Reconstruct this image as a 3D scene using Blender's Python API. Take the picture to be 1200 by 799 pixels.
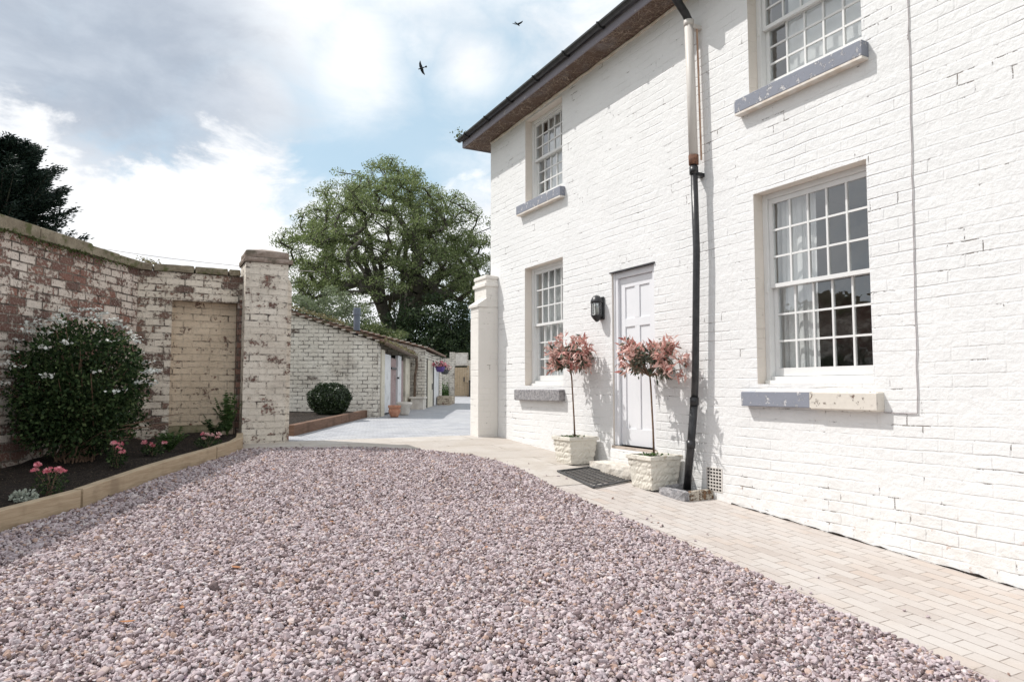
import bpy, math, random
import numpy as np
from mathutils import Vector, Matrix
for o in list(bpy.data.objects): bpy.data.objects.remove(o)
sc = bpy.context.scene; COL = sc.collection
RAD = math.radians

# ------------------------------------------------------------------ camera
CAMH = 1.49; YAW = math.atan(432/820.); PITCH = math.atan(55.5/820.)
cd = bpy.data.cameras.new('camera'); cam = bpy.data.objects.new('camera', cd); COL.objects.link(cam)
cam.location = (0, 0, CAMH); cam.rotation_euler = (math.pi/2+PITCH, 0, -YAW)
cd.sensor_width = 36; cd.lens = 820/1200*36; cd.clip_end = 2000; cd.clip_start = .05
sc.camera = cam

# ------------------------------------------------------------------ sky, sun, exposure
SUNV = Vector((-1, .84, 1.72)).normalized()          # towards the sun
EL = math.asin(SUNV.z); AZ = math.atan2(SUNV.x, SUNV.y)
sc.view_settings.view_transform = 'Standard'; sc.view_settings.look = 'None'
sc.view_settings.exposure = 0.70; sc.view_settings.gamma = 1
sun = bpy.data.lights.new('sun', 'SUN'); sun.energy = 2.4; sun.angle = RAD(.5); sun.color = (1, .965, .92)
so = bpy.data.objects.new('sun', sun); COL.objects.link(so); so.location = (-20, 17, 30)
so.rotation_euler = (-SUNV).to_track_quat('-Z', 'Y').to_euler()

class NT:
    """small node builder"""
    def __init__(s, tree): s.t = tree; s.n = tree.nodes; s.l = tree.links
    def new(s, typ, **kw):
        n = s.n.new(typ)
        for k, v in kw.items():
            if hasattr(n, k) and k not in n.inputs: setattr(n, k, v)
        return n
    def set(s, n, key, v):
        i = n.inputs[key]
        if hasattr(v, 'is_linked') or isinstance(v, bpy.types.NodeSocket): s.l.new(v, i)
        else:
            try: i.default_value = v
            except Exception:
                i.default_value = (v[0], v[1], v[2], 1)
    def noise(s, vec, scale, detail=3, rough=.55, dist=0, col=False):
        n = s.new('ShaderNodeTexNoise'); s.set(n, 'Vector', vec); s.set(n, 'Scale', scale); s.set(n, 'Detail', detail)
        s.set(n, 'Roughness', rough); s.set(n, 'Distortion', dist); return n.outputs['Color' if col else 'Fac']
    def m(s, op, a, b=0., c=None, clamp=False):
        n = s.new('ShaderNodeMath'); n.operation = op; n.use_clamp = clamp; s.set(n, 0, a); s.set(n, 1, b)
        if c is not None: s.set(n, 2, c)
        return n.outputs[0]
    def v(s, op, a, b=(0, 0, 0)):
        n = s.new('ShaderNodeVectorMath'); n.operation = op
        s.l.new(a, n.inputs[0]) if isinstance(a, bpy.types.NodeSocket) else setattr(n.inputs[0], 'default_value', a)
        if op == 'SCALE': s.set(n, 'Scale', b)
        else: s.l.new(b, n.inputs[1]) if isinstance(b, bpy.types.NodeSocket) else setattr(n.inputs[1], 'default_value', b)
        return n.outputs['Value' if op in ('DOT_PRODUCT', 'DISTANCE', 'LENGTH') else 'Vector']
    def mix(s, f, a, b, typ='MIX'):
        n = s.new('ShaderNodeMix'); n.data_type = 'RGBA'; n.blend_type = typ; n.clamp_factor = True
        s.set(n, 0, f)
        for i, x in ((6, a), (7, b)):
            if isinstance(x, bpy.types.NodeSocket): s.l.new(x, n.inputs[i])
            else: n.inputs[i].default_value = (x[0], x[1], x[2], 1)
        return n.outputs[2]
    def ramp(s, f, lo, hi, a=0., b=1., smooth=True):
        n = s.new('ShaderNodeMapRange'); n.interpolation_type = 'SMOOTHSTEP' if smooth else 'LINEAR'
        s.set(n, 0, f); s.set(n, 1, lo); s.set(n, 2, hi); s.set(n, 3, a); s.set(n, 4, b); return n.outputs[0]
    def cramp(s, f, stops):
        n = s.new('ShaderNodeValToRGB'); s.l.new(f, n.inputs[0]); e = n.color_ramp.elements
        while len(e) < len(stops): e.new(.5)
        for k, (p, c) in enumerate(stops): e[k].position = p; e[k].color = (c[0], c[1], c[2], 1)
        return n.outputs[0]

def build_world():
    w = bpy.data.worlds.new('World'); sc.world = w; w.use_nodes = True
    N = NT(w.node_tree); N.n.clear()
    sky = N.new('ShaderNodeTexSky'); sky.sky_type = 'NISHITA'; sky.sun_disc = False
    sky.sun_elevation = EL; sky.sun_rotation = AZ; sky.air_density = 1.0; sky.dust_density = 1.5
    tc = N.new('ShaderNodeTexCoord'); d = N.v('NORMALIZE', tc.outputs['Generated'])
    sep = N.new('ShaderNodeSeparateXYZ'); N.l.new(d, sep.inputs[0])
    zc = N.m('ADD', N.m('MAXIMUM', sep.outputs[2], 0.), .22)
    dv = N.new('ShaderNodeVectorMath'); dv.operation = 'DIVIDE'; N.l.new(d, dv.inputs[0])
    cm = N.new('ShaderNodeCombineXYZ'); [N.l.new(zc, cm.inputs[i]) for i in range(3)]; N.l.new(cm.outputs[0], dv.inputs[1])
    p = dv.outputs[0]
    n1 = N.noise(p, 1.5, 7, .56, .25); n2 = N.noise(N.v('ADD', p, (3.1, 1.7, 0)), 3.4, 6, .6, .3)
    wob = N.noise(N.v('MULTIPLY', d, (1, 1, 1.7)), 5.5, 7, .62, .4)
    def blob(rx, ry, px, soft=.5):       # a patch of cloud round a world direction (azimuth, elevation in degrees)
        a, e = RAD(rx), RAD(ry); c = (math.sin(a)*math.cos(e), math.cos(a)*math.cos(e), math.sin(e))
        dist = N.m('ADD', N.v('DISTANCE', d, c), N.m('MULTIPLY', N.m('SUBTRACT', wob, .5), -px*2.0))
        return N.ramp(dist, px*(1+soft), px*(1-soft))
    skyc = N.mix(.62, N.v('SCALE', sky.outputs[0], .9), (4.5, 6.0, 6.8))
    cover = N.ramp(n1, .42, .62)
    wh = blob(4, 8, .17, .22)
    for a in ((13, 8, .13, .25), (-8, 7, .2, .3), (26, 12, .085, .3), (6.5, 22, .05, .9), (15, 26, .07, .9), (24, 25.5, .05, .9), (9, 31, .13, .8), (40, 20, .2, .6), (-40, 20, .4, .6), (-100, 30, .7, .7), (160, 35, .8, .7), (80, 30, .5, .7)):
        wh = N.m('MAXIMUM', wh, blob(*a))
    blue = N.m('MAXIMUM', blob(17, 19, .10, .7), N.m('MAXIMUM', blob(27, 24, .09, .7), blob(20, 21, .08, .7)))
    tot = N.m('MULTIPLY', cover, N.m('SUBTRACT', .8, N.m('MULTIPLY', blue, .75)))
    tot = N.m('MAXIMUM', tot, wh)
    dens = N.ramp(n2, .38, .72)
    ccol = N.mix(dens, (7.6, 7.65, 7.7), (6.2, 6.4, 6.7))
    col = N.mix(tot, skyc, ccol)
    gr = N.m('MAXIMUM', blob(-2, 23, .15, .55), blob(-15, 24, .24, .4)); gr = N.m('MAXIMUM', gr, N.m('MULTIPLY', blob(3, 19, .08, .7), .8))
    gcol = N.mix(N.ramp(n2, .3, .7), (3.0, 3.4, 4.05), (4.3, 4.7, 5.3))
    col = N.mix(N.m('MULTIPLY', gr, .92), col, gcol)
    col = N.mix(N.m('MULTIPLY', N.m('MAXIMUM', blob(3, 8.5, .155, .13), blob(-13, 9, .17, .15)), .85), col, N.mix(N.ramp(N.noise(p, 2.6, 6, .6), .45, .72), (7.75, 7.8, 7.85), (6.7, 6.85, 7.1)))
    bg = N.new('ShaderNodeBackground'); N.l.new(col, bg.inputs[0]); bg.inputs[1].default_value = .092
    o = N.new('ShaderNodeOutputWorld'); N.l.new(bg.outputs[0], o.inputs[0])
build_world()

# ------------------------------------------------------------------ materials
MATS = {}
def mat(name, color=(.5, .5, .5), rough=.8, fn=None, spec=.3, metal=0.):
    if name in MATS: return MATS[name]
    m = bpy.data.materials.new(name); m.use_nodes = True; N = NT(m.node_tree); b = N.n['Principled BSDF']
    b.inputs['Roughness'].default_value = rough; b.inputs['Specular IOR Level'].default_value = spec
    b.inputs['Metallic'].default_value = metal; b.inputs['Base Color'].default_value = (*color, 1)
    if fn: fn(N, b)
    MATS[name] = m; return m
def tcs(N): 
    t = N.new('ShaderNodeTexCoord'); return t.outputs['UV'], t.outputs['Object']
def bump(N, b, h, dist, strength=1.):
    n = N.new('ShaderNodeBump'); N.l.new(h, n.inputs['Height']); n.inputs['Distance'].default_value = dist
    n.inputs['Strength'].default_value = strength; N.l.new(n.outputs[0], b.inputs['Normal'])
def mottle(c1, c2, scale=8, bd=.004, bscale=40, detail=5, lo=.35, hi=.65):
    def f(N, b):
        uv, ob = tcs(N); n = N.noise(ob, scale, detail)
        N.l.new(N.mix(N.ramp(n, lo, hi), c1, c2), b.inputs['Base Color'])
        bump(N, b, N.noise(ob, bscale, 4), bd)
    return f
def brickuv(N, uv, bw, rh, mortar, dist=.012, smooth=.25, off=.5):
    w = N.v('SUBTRACT', N.noise(uv, 1.3, 2, col=True), (.5, .5, .5)); w2 = N.v('SUBTRACT', N.noise(uv, 9, 2, col=True), (.5, .5, .5))
    q = N.v('ADD', N.v('ADD', uv, N.v('SCALE', w, dist*4)), N.v('SCALE', w2, dist*1.3))
    t = N.new('ShaderNodeTexBrick'); N.l.new(q, t.inputs['Vector']); t.offset = off
    for k, v in (('Color1', (0, 0, 0, 1)), ('Color2', (1, 1, 1, 1)), ('Mortar', (.5, .5, .5, 1)), ('Scale', 1.), ('Mortar Size', mortar), ('Mortar Smooth', smooth), ('Bias', 0.), ('Brick Width', bw), ('Row Height', rh)):
        t.inputs[k].default_value = v
    return t.outputs['Color'], t.outputs['Fac']
def painted(base=(.80, .797, .793), crack=.572, relief=1., lines=.5):
    def f(N, b):
        uv, ob = tcs(N)
        rnd, mo = brickuv(N, uv, .236, .0935, .009, .010, .55)
        big = N.noise(uv, .9, 4); mid = N.noise(uv, 3.2, 4); fine = N.noise(uv, 34, 5, .65); lump = N.noise(uv, 13, 3)
        w = N.v('SUBTRACT', N.noise(uv, 1.3, 2, col=True), (.5, .5, .5)); w2 = N.v('SUBTRACT', N.noise(uv, 9, 2, col=True), (.5, .5, .5))
        q = N.v('ADD', N.v('ADD', uv, N.v('SCALE', w, .040)), N.v('SCALE', w2, .013)); sq = N.new('ShaderNodeSeparateXYZ'); N.l.new(q, sq.inputs[0])
        fr = N.m('ABSOLUTE', N.m('SUBTRACT', N.m('FRACT', N.m('DIVIDE', sq.outputs[1], .0935)), .5)); bed = N.ramp(fr, .40, .495)
        sunk = N.ramp(N.m('ADD', N.m('MULTIPLY', big, .5), N.m('MULTIPLY', mid, .5)), .42, .62, .03, .34)
        h = N.m('MULTIPLY', N.m('MULTIPLY', mo, sunk), -1.)
        h = N.m('SUBTRACT', h, N.m('MULTIPLY', bed, N.ramp(N.noise(uv, 2.1, 4, .6), .40, .66, .03, .34)))
        h = N.m('MULTIPLY', h, N.ramp(N.noise(uv, .55, 3), .38, .62, .45, 1.15))
        h = N.m('ADD', h, N.m('MULTIPLY', rnd, .22)); h = N.m('ADD', h, N.m('MULTIPLY', fine, .55)); h = N.m('ADD', h, N.m('MULTIPLY', lump, .9))
        # hairline gaps where the paint has opened along the joints
        _, thin = brickuv(N, uv, .236, .0935, .0042, .010, .1)
        cm = N.m('MULTIPLY', thin, N.ramp(N.noise(uv, 2.6, 7, .8), crack, crack+.05))
        cm = N.m('MAXIMUM', cm, N.m('MULTIPLY', N.m('MULTIPLY', thin, N.ramp(mid, .5, .62)), .07*lines*2))
        c = N.mix(N.ramp(N.noise(uv, 1.7, 5), .3, .7), base, tuple(x*.955 for x in base))
        c = N.mix(N.m('MULTIPLY', N.ramp(N.noise(uv, 7, 6, .7), .60, .78), .35), c, (.62, .57, .50))
        c = N.mix(N.m('MULTIPLY', cm, .85), c, (.16, .13, .11))
        # rubbed-off paint patches low on the wall
        sp = N.new('ShaderNodeSeparateXYZ'); N.l.new(uv, sp.inputs[0])
        low = N.ramp(sp.outputs[1], 1.0, .2)
        chip = N.m('MULTIPLY', N.ramp(N.noise(uv, 10, 6, .7), .62, .66), low)
        c = N.mix(N.m('MULTIPLY', chip, .7), c, (.42, .26, .19))
        dirt = N.m('MULTIPLY', N.ramp(sp.outputs[1], .95, .25), N.ramp(N.noise(uv, 4.5, 6, .7), .42, .66))
        c = N.mix(N.m('MULTIPLY', dirt, .28), c, (.50, .42, .33))      # splashed dirt near the ground
        sc2 = N.new('ShaderNodeMapping'); N.l.new(uv, sc2.inputs[0]); sc2.inputs['Scale'].default_value = (9, .55, 1)
        c = N.mix(N.m('MULTIPLY', N.ramp(N.noise(sc2.outputs[0], 1., 5, .6), .60, .80), .16), c, (.50, .45, .38))     # old rain streaks
        N.l.new(c, b.inputs['Base Color']); bump(N, b, N.m('SUBTRACT', h, N.m('MULTIPLY', cm, .8)), .0088*relief)
    return f
def flaking(paint=(.60, .53, .46), bare=.5, patch=3.0, red=1., dark=.5):
    """old brick with lime paint coming off; bare = share of brick showing"""
    def f(N, b):
        uv, ob = tcs(N)
        rnd, mo = brickuv(N, uv, .236, .0935, .010, .009, .3)
        n1 = N.noise(uv, patch, 6, .62); n2 = N.noise(uv, 24, 6, .7); n3 = N.noise(uv, 70, 3, .6)
        s = N.m('ADD', N.m('ADD', N.m('MULTIPLY', n1, .50), N.m('MULTIPLY', n2, .46)), N.m('SUBTRACT', N.m('MULTIPLY', N.m('SUBTRACT', rnd, .5), .12), N.m('MULTIPLY', mo, .03)))
        thr = .38+.20*bare
        pm = N.ramp(s, thr-.025, thr+.035)                      # 1 = paint still on
        bc = N.cramp(N.m('ADD', N.m('MULTIPLY', rnd, .8), N.m('MULTIPLY', n2, .25)), [(0, (.085, .045, .036)), (.3, (.20*red, .095, .07)), (.55, (.31*red, .135, .09)), (.8, (.27, .17, .135)), (.93, (.30, .13, .085)), (1, (.46*red, .14, .07))])
        bc = N.mix(N.m('MULTIPLY', n3, .5), bc, (.13, .10, .09))
        bc = N.mix(N.m('MULTIPLY', mo, .85), bc, (.20, .17, .14))
        bc = N.mix(N.m('MULTIPLY', N.ramp(N.noise(uv, 45, 5, .75), .46, .68), .38), bc, tuple(x*.70 for x in paint))      # lime still clinging in the pores
        pc = N.mix(N.ramp(N.noise(uv, 2.1, 5), .3, .7), paint, (paint[0]*.82, paint[1]*.80, paint[2]*.78))
        pc = N.mix(N.m('MULTIPLY', N.ramp(n2, .48, .68), .45), pc, (.34, .28, .23))
        c = N.mix(pm, bc, pc)
        jo = N.m('MULTIPLY', mo, N.ramp(N.noise(uv, 5, 5, .7), .60-.18*dark, .72-.12*dark))
        c = N.mix(N.m('MULTIPLY', jo, .85), c, (.055, .045, .038))
        soot = N.m('MULTIPLY', N.ramp(N.noise(uv, 1.1, 6, .7), .54, .72), .5*dark)
        c = N.mix(soot, c, (.10, .085, .075))
        N.l.new(c, b.inputs['Base Color'])
        h = N.m('ADD', N.m('MULTIPLY', mo, -1.2), N.m('MULTIPLY', rnd, .7)); h = N.m('ADD', h, N.m('MULTIPLY', pm, .45)); h = N.m('ADD', h, N.m('MULTIPLY', n2, 1.1))
        bump(N, b, h, .011)
    return f
def stone(c1, c2, moss=None, sc_=6, bd=.01):
    def f(N, b):
        uv, ob = tcs(N); n = N.noise(ob, sc_, 6, .65)
        c = N.mix(N.ramp(n, .35, .66), c1, c2); c = N.mix(N.m('MULTIPLY', N.ramp(N.noise(ob, 60, 4), .5, .7), .4), c, tuple(x*.45 for x in c1))
        if moss: c = N.mix(N.ramp(N.noise(ob, 5, 6, .7), .52, .64), c, moss)
        N.l.new(c, b.inputs['Base Color']); bump(N, b, N.m('ADD', N.noise(ob, 14, 5, .6), N.m('MULTIPLY', N.noise(ob, 70, 3), .4)), bd)
    return f
def worn(top, under, thr=.55, scale=14, bd=.003):
    """paint over something else, chipped with its own shapes"""
    def f(N, b):
        uv, ob = tcs(N); n = N.noise(ob, scale, 7, .72)
        m_ = N.ramp(n, thr-.02, thr+.03)
        c = N.mix(m_, N.mix(N.noise(ob, 5, 4), top, tuple(x*.86 for x in top)), under)
        N.l.new(c, b.inputs['Base Color']); bump(N, b, N.m('SUBTRACT', N.noise(ob, 40, 4), m_), bd)
    return f
def leafmat(name, stops, trans=.35, rough=.55, spec=.3):
    if name in MATS: return MATS[name]
    m = bpy.data.materials.new(name); m.use_nodes = True; N = NT(m.node_tree); N.n.clear()
    g = N.new('ShaderNodeNewGeometry'); c = N.cramp(g.outputs['Random Per Island'], stops)
    b = N.new('ShaderNodeBsdfPrincipled'); N.l.new(c, b.inputs['Base Color']); b.inputs['Roughness'].default_value = rough; b.inputs['Specular IOR Level'].default_value = spec
    t = N.new('ShaderNodeBsdfTranslucent'); N.l.new(N.mix(.5, c, (.07, .10, .01), 'ADD') if trans > .3 else c, t.inputs[0])
    x = N.new('ShaderNodeMixShader'); x.inputs[0].default_value = trans; N.l.new(b.outputs[0], x.inputs[1]); N.l.new(t.outputs[0], x.inputs[2])
    o = N.new('ShaderNodeOutputMaterial'); N.l.new(x.outputs[0], o.inputs[0]); MATS[name] = m; return m
def glass(name='window_glass', wob=.0016):
    if name in MATS: return MATS[name]
    m = bpy.data.materials.new(name); m.use_nodes = True; N = NT(m.node_tree); N.n.clear()
    uv, ob = tcs(N); bp = N.new('ShaderNodeBump'); bp.inputs['Distance'].default_value = wob; N.l.new(N.noise(ob, 7, 2), bp.inputs['Height'])
    gl = N.new('ShaderNodeBsdfGlossy'); gl.inputs['Roughness'].default_value = .015; gl.inputs[0].default_value = (.95, .97, 1, 1); N.l.new(bp.outputs[0], gl.inputs['Normal'])
    tr = N.new('ShaderNodeBsdfTransparent'); tr.inputs[0].default_value = (.88, .9, .9, 1)
    fr = N.new('ShaderNodeLayerWeight'); fr.inputs[0].default_value = .5      # same from both sides, two panes' worth of reflection
    x = N.new('ShaderNodeMixShader'); N.l.new(N.ramp(N.m('POWER', fr.outputs['Facing'], 3.), 0, 1, .16, .95, False), x.inputs[0]); N.l.new(tr.outputs[0], x.inputs[1]); N.l.new(gl.outputs[0], x.inputs[2])
    o = N.new('ShaderNodeOutputMaterial'); N.l.new(x.outputs[0], o.inputs[0]); MATS[name] = m; return m

def gravel_mat():
    m = bpy.data.materials.new('pebble'); m.use_nodes = True; N = NT(m.node_tree); b = N.n['Principled BSDF']
    oi = N.new('ShaderNodeObjectInfo'); uv, ob = tcs(N)
    c = N.cramp(oi.outputs['Random'], [(0, (.09, .06, .055)), (.13, (.20, .14, .14)), (.3, (.43, .345, .355)), (.5, (.56, .475, .485)), (.66, (.37, .31, .33)), (.80, (.64, .58, .585)), (.90, (.46, .31, .24)), (.95, (.30, .19, .15)), (1, (.74, .69, .68))])
    c = N.mix(N.m('MULTIPLY', N.noise(ob, 2.5, 4), .3), c, (.40, .33, .34))
    N.l.new(c, b.inputs['Base Color']); b.inputs['Roughness'].default_value = .75; b.inputs['Specular IOR Level'].default_value = .25
    return m
def gravelbase(N, b):
    uv, ob = tcs(N); v = N.new('ShaderNodeTexVoronoi'); N.l.new(ob, v.inputs['Vector']); v.inputs['Scale'].default_value = 38
    c = N.mix(N.noise(ob, 90, 2), (.10, .075, .075), (.24, .19, .20)); N.l.new(N.mix(.35, c, v.outputs['Color'], 'MULTIPLY'), b.inputs['Base Color'])
    bump(N, b, N.m('MULTIPLY', v.outputs['Distance'], -1.), .012)
def pathbrick(N, b):
    uv, ob = tcs(N)
    sw = N.new('ShaderNodeSeparateXYZ'); N.l.new(uv, sw.inputs[0]); cb = N.new('ShaderNodeCombineXYZ'); N.l.new(sw.outputs[1], cb.inputs[0]); N.l.new(sw.outputs[0], cb.inputs[1])
    rnd, mo = brickuv(N, cb.outputs[0], .225, .108, .0035, .005, .3)
    c = N.cramp(rnd, [(0, (.44, .385, .35)), (.4, (.49, .44, .405)), (.7, (.52, .475, .44)), (1, (.48, .405, .355))])
    c = N.mix(N.m('MULTIPLY', N.ramp(N.noise(uv, 1.2, 6, .6), .42, .62), .6), c, (.53, .495, .47))
    c = N.mix(N.m('MULTIPLY', N.ramp(N.noise(uv, 2.6, 6, .7), .60, .75), .35), c, (.50, .40, .32))
    jo = N.m('MULTIPLY', mo, N.ramp(N.noise(uv, 6, 5, .7), .36, .58, .15, 1.))
    c = N.mix(N.m('MULTIPLY', N.ramp(N.noise(uv, 3.3, 7, .75), .56, .74), .5), c, (.33, .27, .22))
    c = N.mix(N.m('MULTIPLY', jo, .85), c, (.20, .155, .125))
    c = N.mix(N.m('MULTIPLY', N.ramp(N.noise(uv, 120, 2), .6, .8), .25), c, (.35, .30, .26))
    N.l.new(c, b.inputs['Base Color'])
    bump(N, b, N.m('ADD', N.m('ADD', N.m('MULTIPLY', jo, -1.), N.m('MULTIPLY', rnd, .5)), N.m('MULTIPLY', N.noise(uv, 30, 4), .7)), .005)
def flagstone(N, b):
    uv, ob = tcs(N); rnd, mo = brickuv(N, uv, 1.3, .62, .008, .02, .3)
    c = N.mix(rnd, (.46, .415, .375), (.54, .50, .46)); c = N.mix(N.m('MULTIPLY', N.ramp(N.noise(uv, 2.2, 6, .65), .4, .62), .6), c, (.42, .37, .32))
    c = N.mix(N.m('MULTIPLY', N.ramp(N.noise(uv, 9, 6, .7), .55, .7), .4), c, (.60, .57, .53))
    jo = N.m('MULTIPLY', mo, N.ramp(N.noise(uv, 3, 4), .4, .6)); c = N.mix(N.m('MULTIPLY', jo, .7), c, (.20, .16, .12))
    N.l.new(c, b.inputs['Base Color']); bump(N, b, N.m('ADD', N.m('MULTIPLY', jo, -1.), N.m('MULTIPLY', N.noise(uv, 12, 6, .65), 1.3)), .008)
def setts(N, b):
    uv, ob = tcs(N); rnd, mo = brickuv(N, uv, .20, .11, .010, .008, .5)
    c = N.mix(rnd, (.33, .335, .36), (.46, .465, .49)); c = N.mix(N.m('MULTIPLY', N.ramp(N.noise(uv, 1.2, 5), .4, .65), .5), c, (.50, .495, .495))
    c = N.mix(N.m('MULTIPLY', mo, .55), c, (.27, .26, .26)); N.l.new(c, b.inputs['Base Color'])
    bump(N, b, N.m('ADD', N.m('MULTIPLY', mo, -1.), N.m('MULTIPLY', rnd, .5)), .008)
def soilfn(N, b):
    uv, ob = tcs(N); n = N.noise(ob, 26, 8, .75)
    c = N.mix(N.ramp(n, .35, .7), (.012, .009, .007), (.045, .033, .026)); c = N.mix(N.ramp(N.noise(ob, 75, 3), .60, .68), c, (.20, .15, .11))
    N.l.new(c, b.inputs['Base Color']); bump(N, b, N.m('ADD', n, N.noise(ob, 9, 4)), .035)
def woodfn(c1, c2, sc_=(6, 60), bd=.003):
    def f(N, b):
        uv, ob = tcs(N); mp = N.new('ShaderNodeMapping'); N.l.new(uv, mp.inputs[0]); mp.inputs['Scale'].default_value = (sc_[0]*.35, sc_[1]*.5, 1)
        n = N.noise(mp.outputs[0], 1.6, 6, .65, .6); c = N.mix(N.ramp(n, .3, .7), c1, c2)
        c = N.mix(N.m('MULTIPLY', N.ramp(N.noise(ob, 3.5, 5), .5, .7), .5), c, tuple(x*.55 for x in c1))
        N.l.new(c, b.inputs['Base Color']); bump(N, b, n, bd)
    return f
def soffitfn(N, b):
    # dark bitumen-like board with pale curling flakes and cobwebs along cracks
    uv, ob = tcs(N); q = N.v('ADD', ob, N.v('SCALE', N.v('SUBTRACT', N.noise(ob, 4, 4, col=True), (.5, .5, .5)), .25))
    v = N.new('ShaderNodeTexVoronoi'); v.feature = 'DISTANCE_TO_EDGE'; N.l.new(q, v.inputs['Vector']); v.inputs['Scale'].default_value = 11
    v2 = N.new('ShaderNodeTexVoronoi'); v2.feature = 'DISTANCE_TO_EDGE'; N.l.new(q, v2.inputs['Vector']); v2.inputs['Scale'].default_value = 27
    e = N.m('MAXIMUM', N.ramp(v.outputs[0], .045, .01), N.m('MULTIPLY', N.ramp(v2.outputs[0], .07, .02), .6)); e = N.m('MULTIPLY', e, N.ramp(N.noise(ob, 3, 5, .7), .35, .6, .1, 1.))
    c = N.mix(N.noise(ob, 7, 5), (.07, .055, .05), (.19, .12, .085)); c = N.mix(N.ramp(N.noise(ob, 2.2, 5, .7), .5, .7), c, (.20, .17, .165))
    c = N.mix(e, c, (.50, .40, .32)); N.l.new(c, b.inputs['Base Color']); bump(N, b, N.m('ADD', e, N.noise(ob, 20, 3)), .008)

M_WHITE = mat('white_painted_brick', rough=.72, fn=painted())
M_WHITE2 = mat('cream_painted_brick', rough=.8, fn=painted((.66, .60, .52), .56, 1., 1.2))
M_REVEAL = mat('shade_toned_reveal', rough=.8, fn=painted((.78, .72, .655), .60, .7, .8))  # cream base carries the warm shade of the reveals; wall paint is white
M_PIERW = mat('shade_warmed_painted_brick', rough=.8, fn=painted((.79, .755, .71), .57, .9, .8))  # white warmed all over towards the tan of the pier's shaded front
M_PIER = mat('chipped_white_painted_brick', rough=.8, fn=flaking((.82, .76, .67), .10, 5.5, 1.1, .5))
M_SHEDW = mat('cream_limewashed_brick', rough=.85, fn=flaking((.80, .755, .68), -.02, 2.4, .6, 1.1))
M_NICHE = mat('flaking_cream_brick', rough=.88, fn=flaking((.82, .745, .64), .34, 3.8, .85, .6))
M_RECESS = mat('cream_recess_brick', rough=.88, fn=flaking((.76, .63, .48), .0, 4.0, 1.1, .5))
M_LEFT = mat('weathered_red_brick', rough=.9, fn=flaking((.80, .715, .64), .50, 3.0, 1.05, .8))
M_REDB = mat('bare_red_brick', rough=.9, fn=flaking((.56, .49, .45), .85, 5.0, .9, 1.2))
M_COPE = mat('mossy_coping_stone', rough=.95, fn=stone((.20, .165, .12), (.31, .27, .20), (.11, .115, .05)))
M_CAPS = mat('weathered_cap_stone', rough=.95, fn=stone((.24, .19, .155), (.38, .31, .27), (.15, .13, .10), 9))
M_STONE = mat('worn_step_stone', rough=.9, fn=stone((.56, .51, .45), (.70, .66, .60), None, 8))
M_SILLG = mat('grey_blue_sill_paint', rough=.8, fn=worn((.27, .285, .335), (.60, .59, .60), .575, 12))
M_SILLR = mat('rough_grey_stone_sill', rough=.95, fn=stone((.22, .215, .225), (.40, .385, .39), None, 22, .018))
M_SILLC = mat('flaking_cream_sill', rough=.85, fn=worn((.74, .69, .62), (.22, .16, .13), .60, 20))
M_SILLW = mat('sill_white_edge', rough=.75, fn=mottle((.76, .72, .67), (.66, .58, .50), 9))
M_WOODW = mat('white_gloss_joinery', rough=.38, fn=worn((.80, .80, .79), (.50, .45, .40), .74, 12, .001), spec=.45)
M_DOOR = mat('pale_lilac_white_door', rough=.35, fn=mottle((.77, .775, .80), (.80, .80, .825), 3, .0006, 30), spec=.45)
M_BLACK = mat('black_cast_iron', rough=.35, fn=mottle((.018, .018, .02), (.035, .035, .038), 14, .002, 30), spec=.5)
M_FASCIA = mat('grey_fascia_paint', rough=.6, fn=worn((.25, .235, .27), (.42, .40, .40), .62, 10))
M_SOFF = mat('cobwebbed_soffit', rough=.9, fn=soffitfn)
M_SLATE = mat('roof_slate', rough=.7, fn=mottle((.07, .07, .08), (.13, .13, .14), 9))
M_PIPEW = mat('white_painted_pipe', rough=.5, fn=worn((.68, .64, .60), (.30, .16, .10), .66, 9, .001))
M_RUST = mat('rusty_iron', rough=.9, fn=mottle((.26, .13, .085), (.13, .07, .05), 30))
M_CURT = mat('pale_curtain_or_reflection', rough=.95, fn=mottle((.72, .72, .72), (.80, .80, .79), 3, .002, 60))
M_ROOM = mat('room_plaster', (.36, .34, .31), .9, fn=mottle((.50, .48, .45), (.56, .54, .50), 2))
M_SLEEP = mat('new_oak_sleeper', rough=.85, fn=woodfn((.40, .30, .20), (.53, .42, .295)))
M_SLEEPD = mat('old_brown_sleeper', rough=.9, fn=woodfn((.13, .075, .05), (.22, .13, .09)))
M_GATE = mat('new_pine_boards', rough=.8, fn=woodfn((.42, .31, .20), (.56, .44, .31)))
M_SHEDP = mat('faded_pink_door', rough=.8, fn=woodfn((.33, .235, .225), (.42, .32, .31)))
M_SHEDC = mat('cream_timber_post', rough=.8, fn=woodfn((.62, .57, .46), (.72, .67, .57)))
M_SHEDWH = mat('white_timber_board', rough=.8, fn=woodfn((.70, .70, .71), (.78, .78, .79)))
M_TILE = mat('old_roof_tile', rough=.9, fn=stone((.17, .10, .075), (.29, .20, .16), (.13, .12, .07), 12))
M_TILEL = mat('pale_tile_edge', rough=.9, fn=stone((.40, .34, .29), (.55, .50, .44), None, 12))
M_TERRA = mat('terracotta', rough=.85, fn=mottle((.42, .19, .12), (.52, .27, .18), 12))
M_POTW = mat('chalky_pot', rough=.9, fn=mottle((.60, .55, .50), (.72, .68, .62), 8, .006, 30))
M_PLANTER = mat('planter_paint', rough=.9, fn=worn((.76, .72, .64), (.62, .53, .40), .62, 12, .006))
M_FLUE = mat('blue_grey_flue', rough=.45, fn=mottle((.10, .125, .17), (.13, .155, .20), 6), spec=.5)
M_RUBBER = mat('black_rubber', rough=.65, fn=mottle((.06, .06, .062), (.11, .11, .112), 30))
M_SOIL = mat('dark_soil', rough=1., fn=soilfn)
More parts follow.
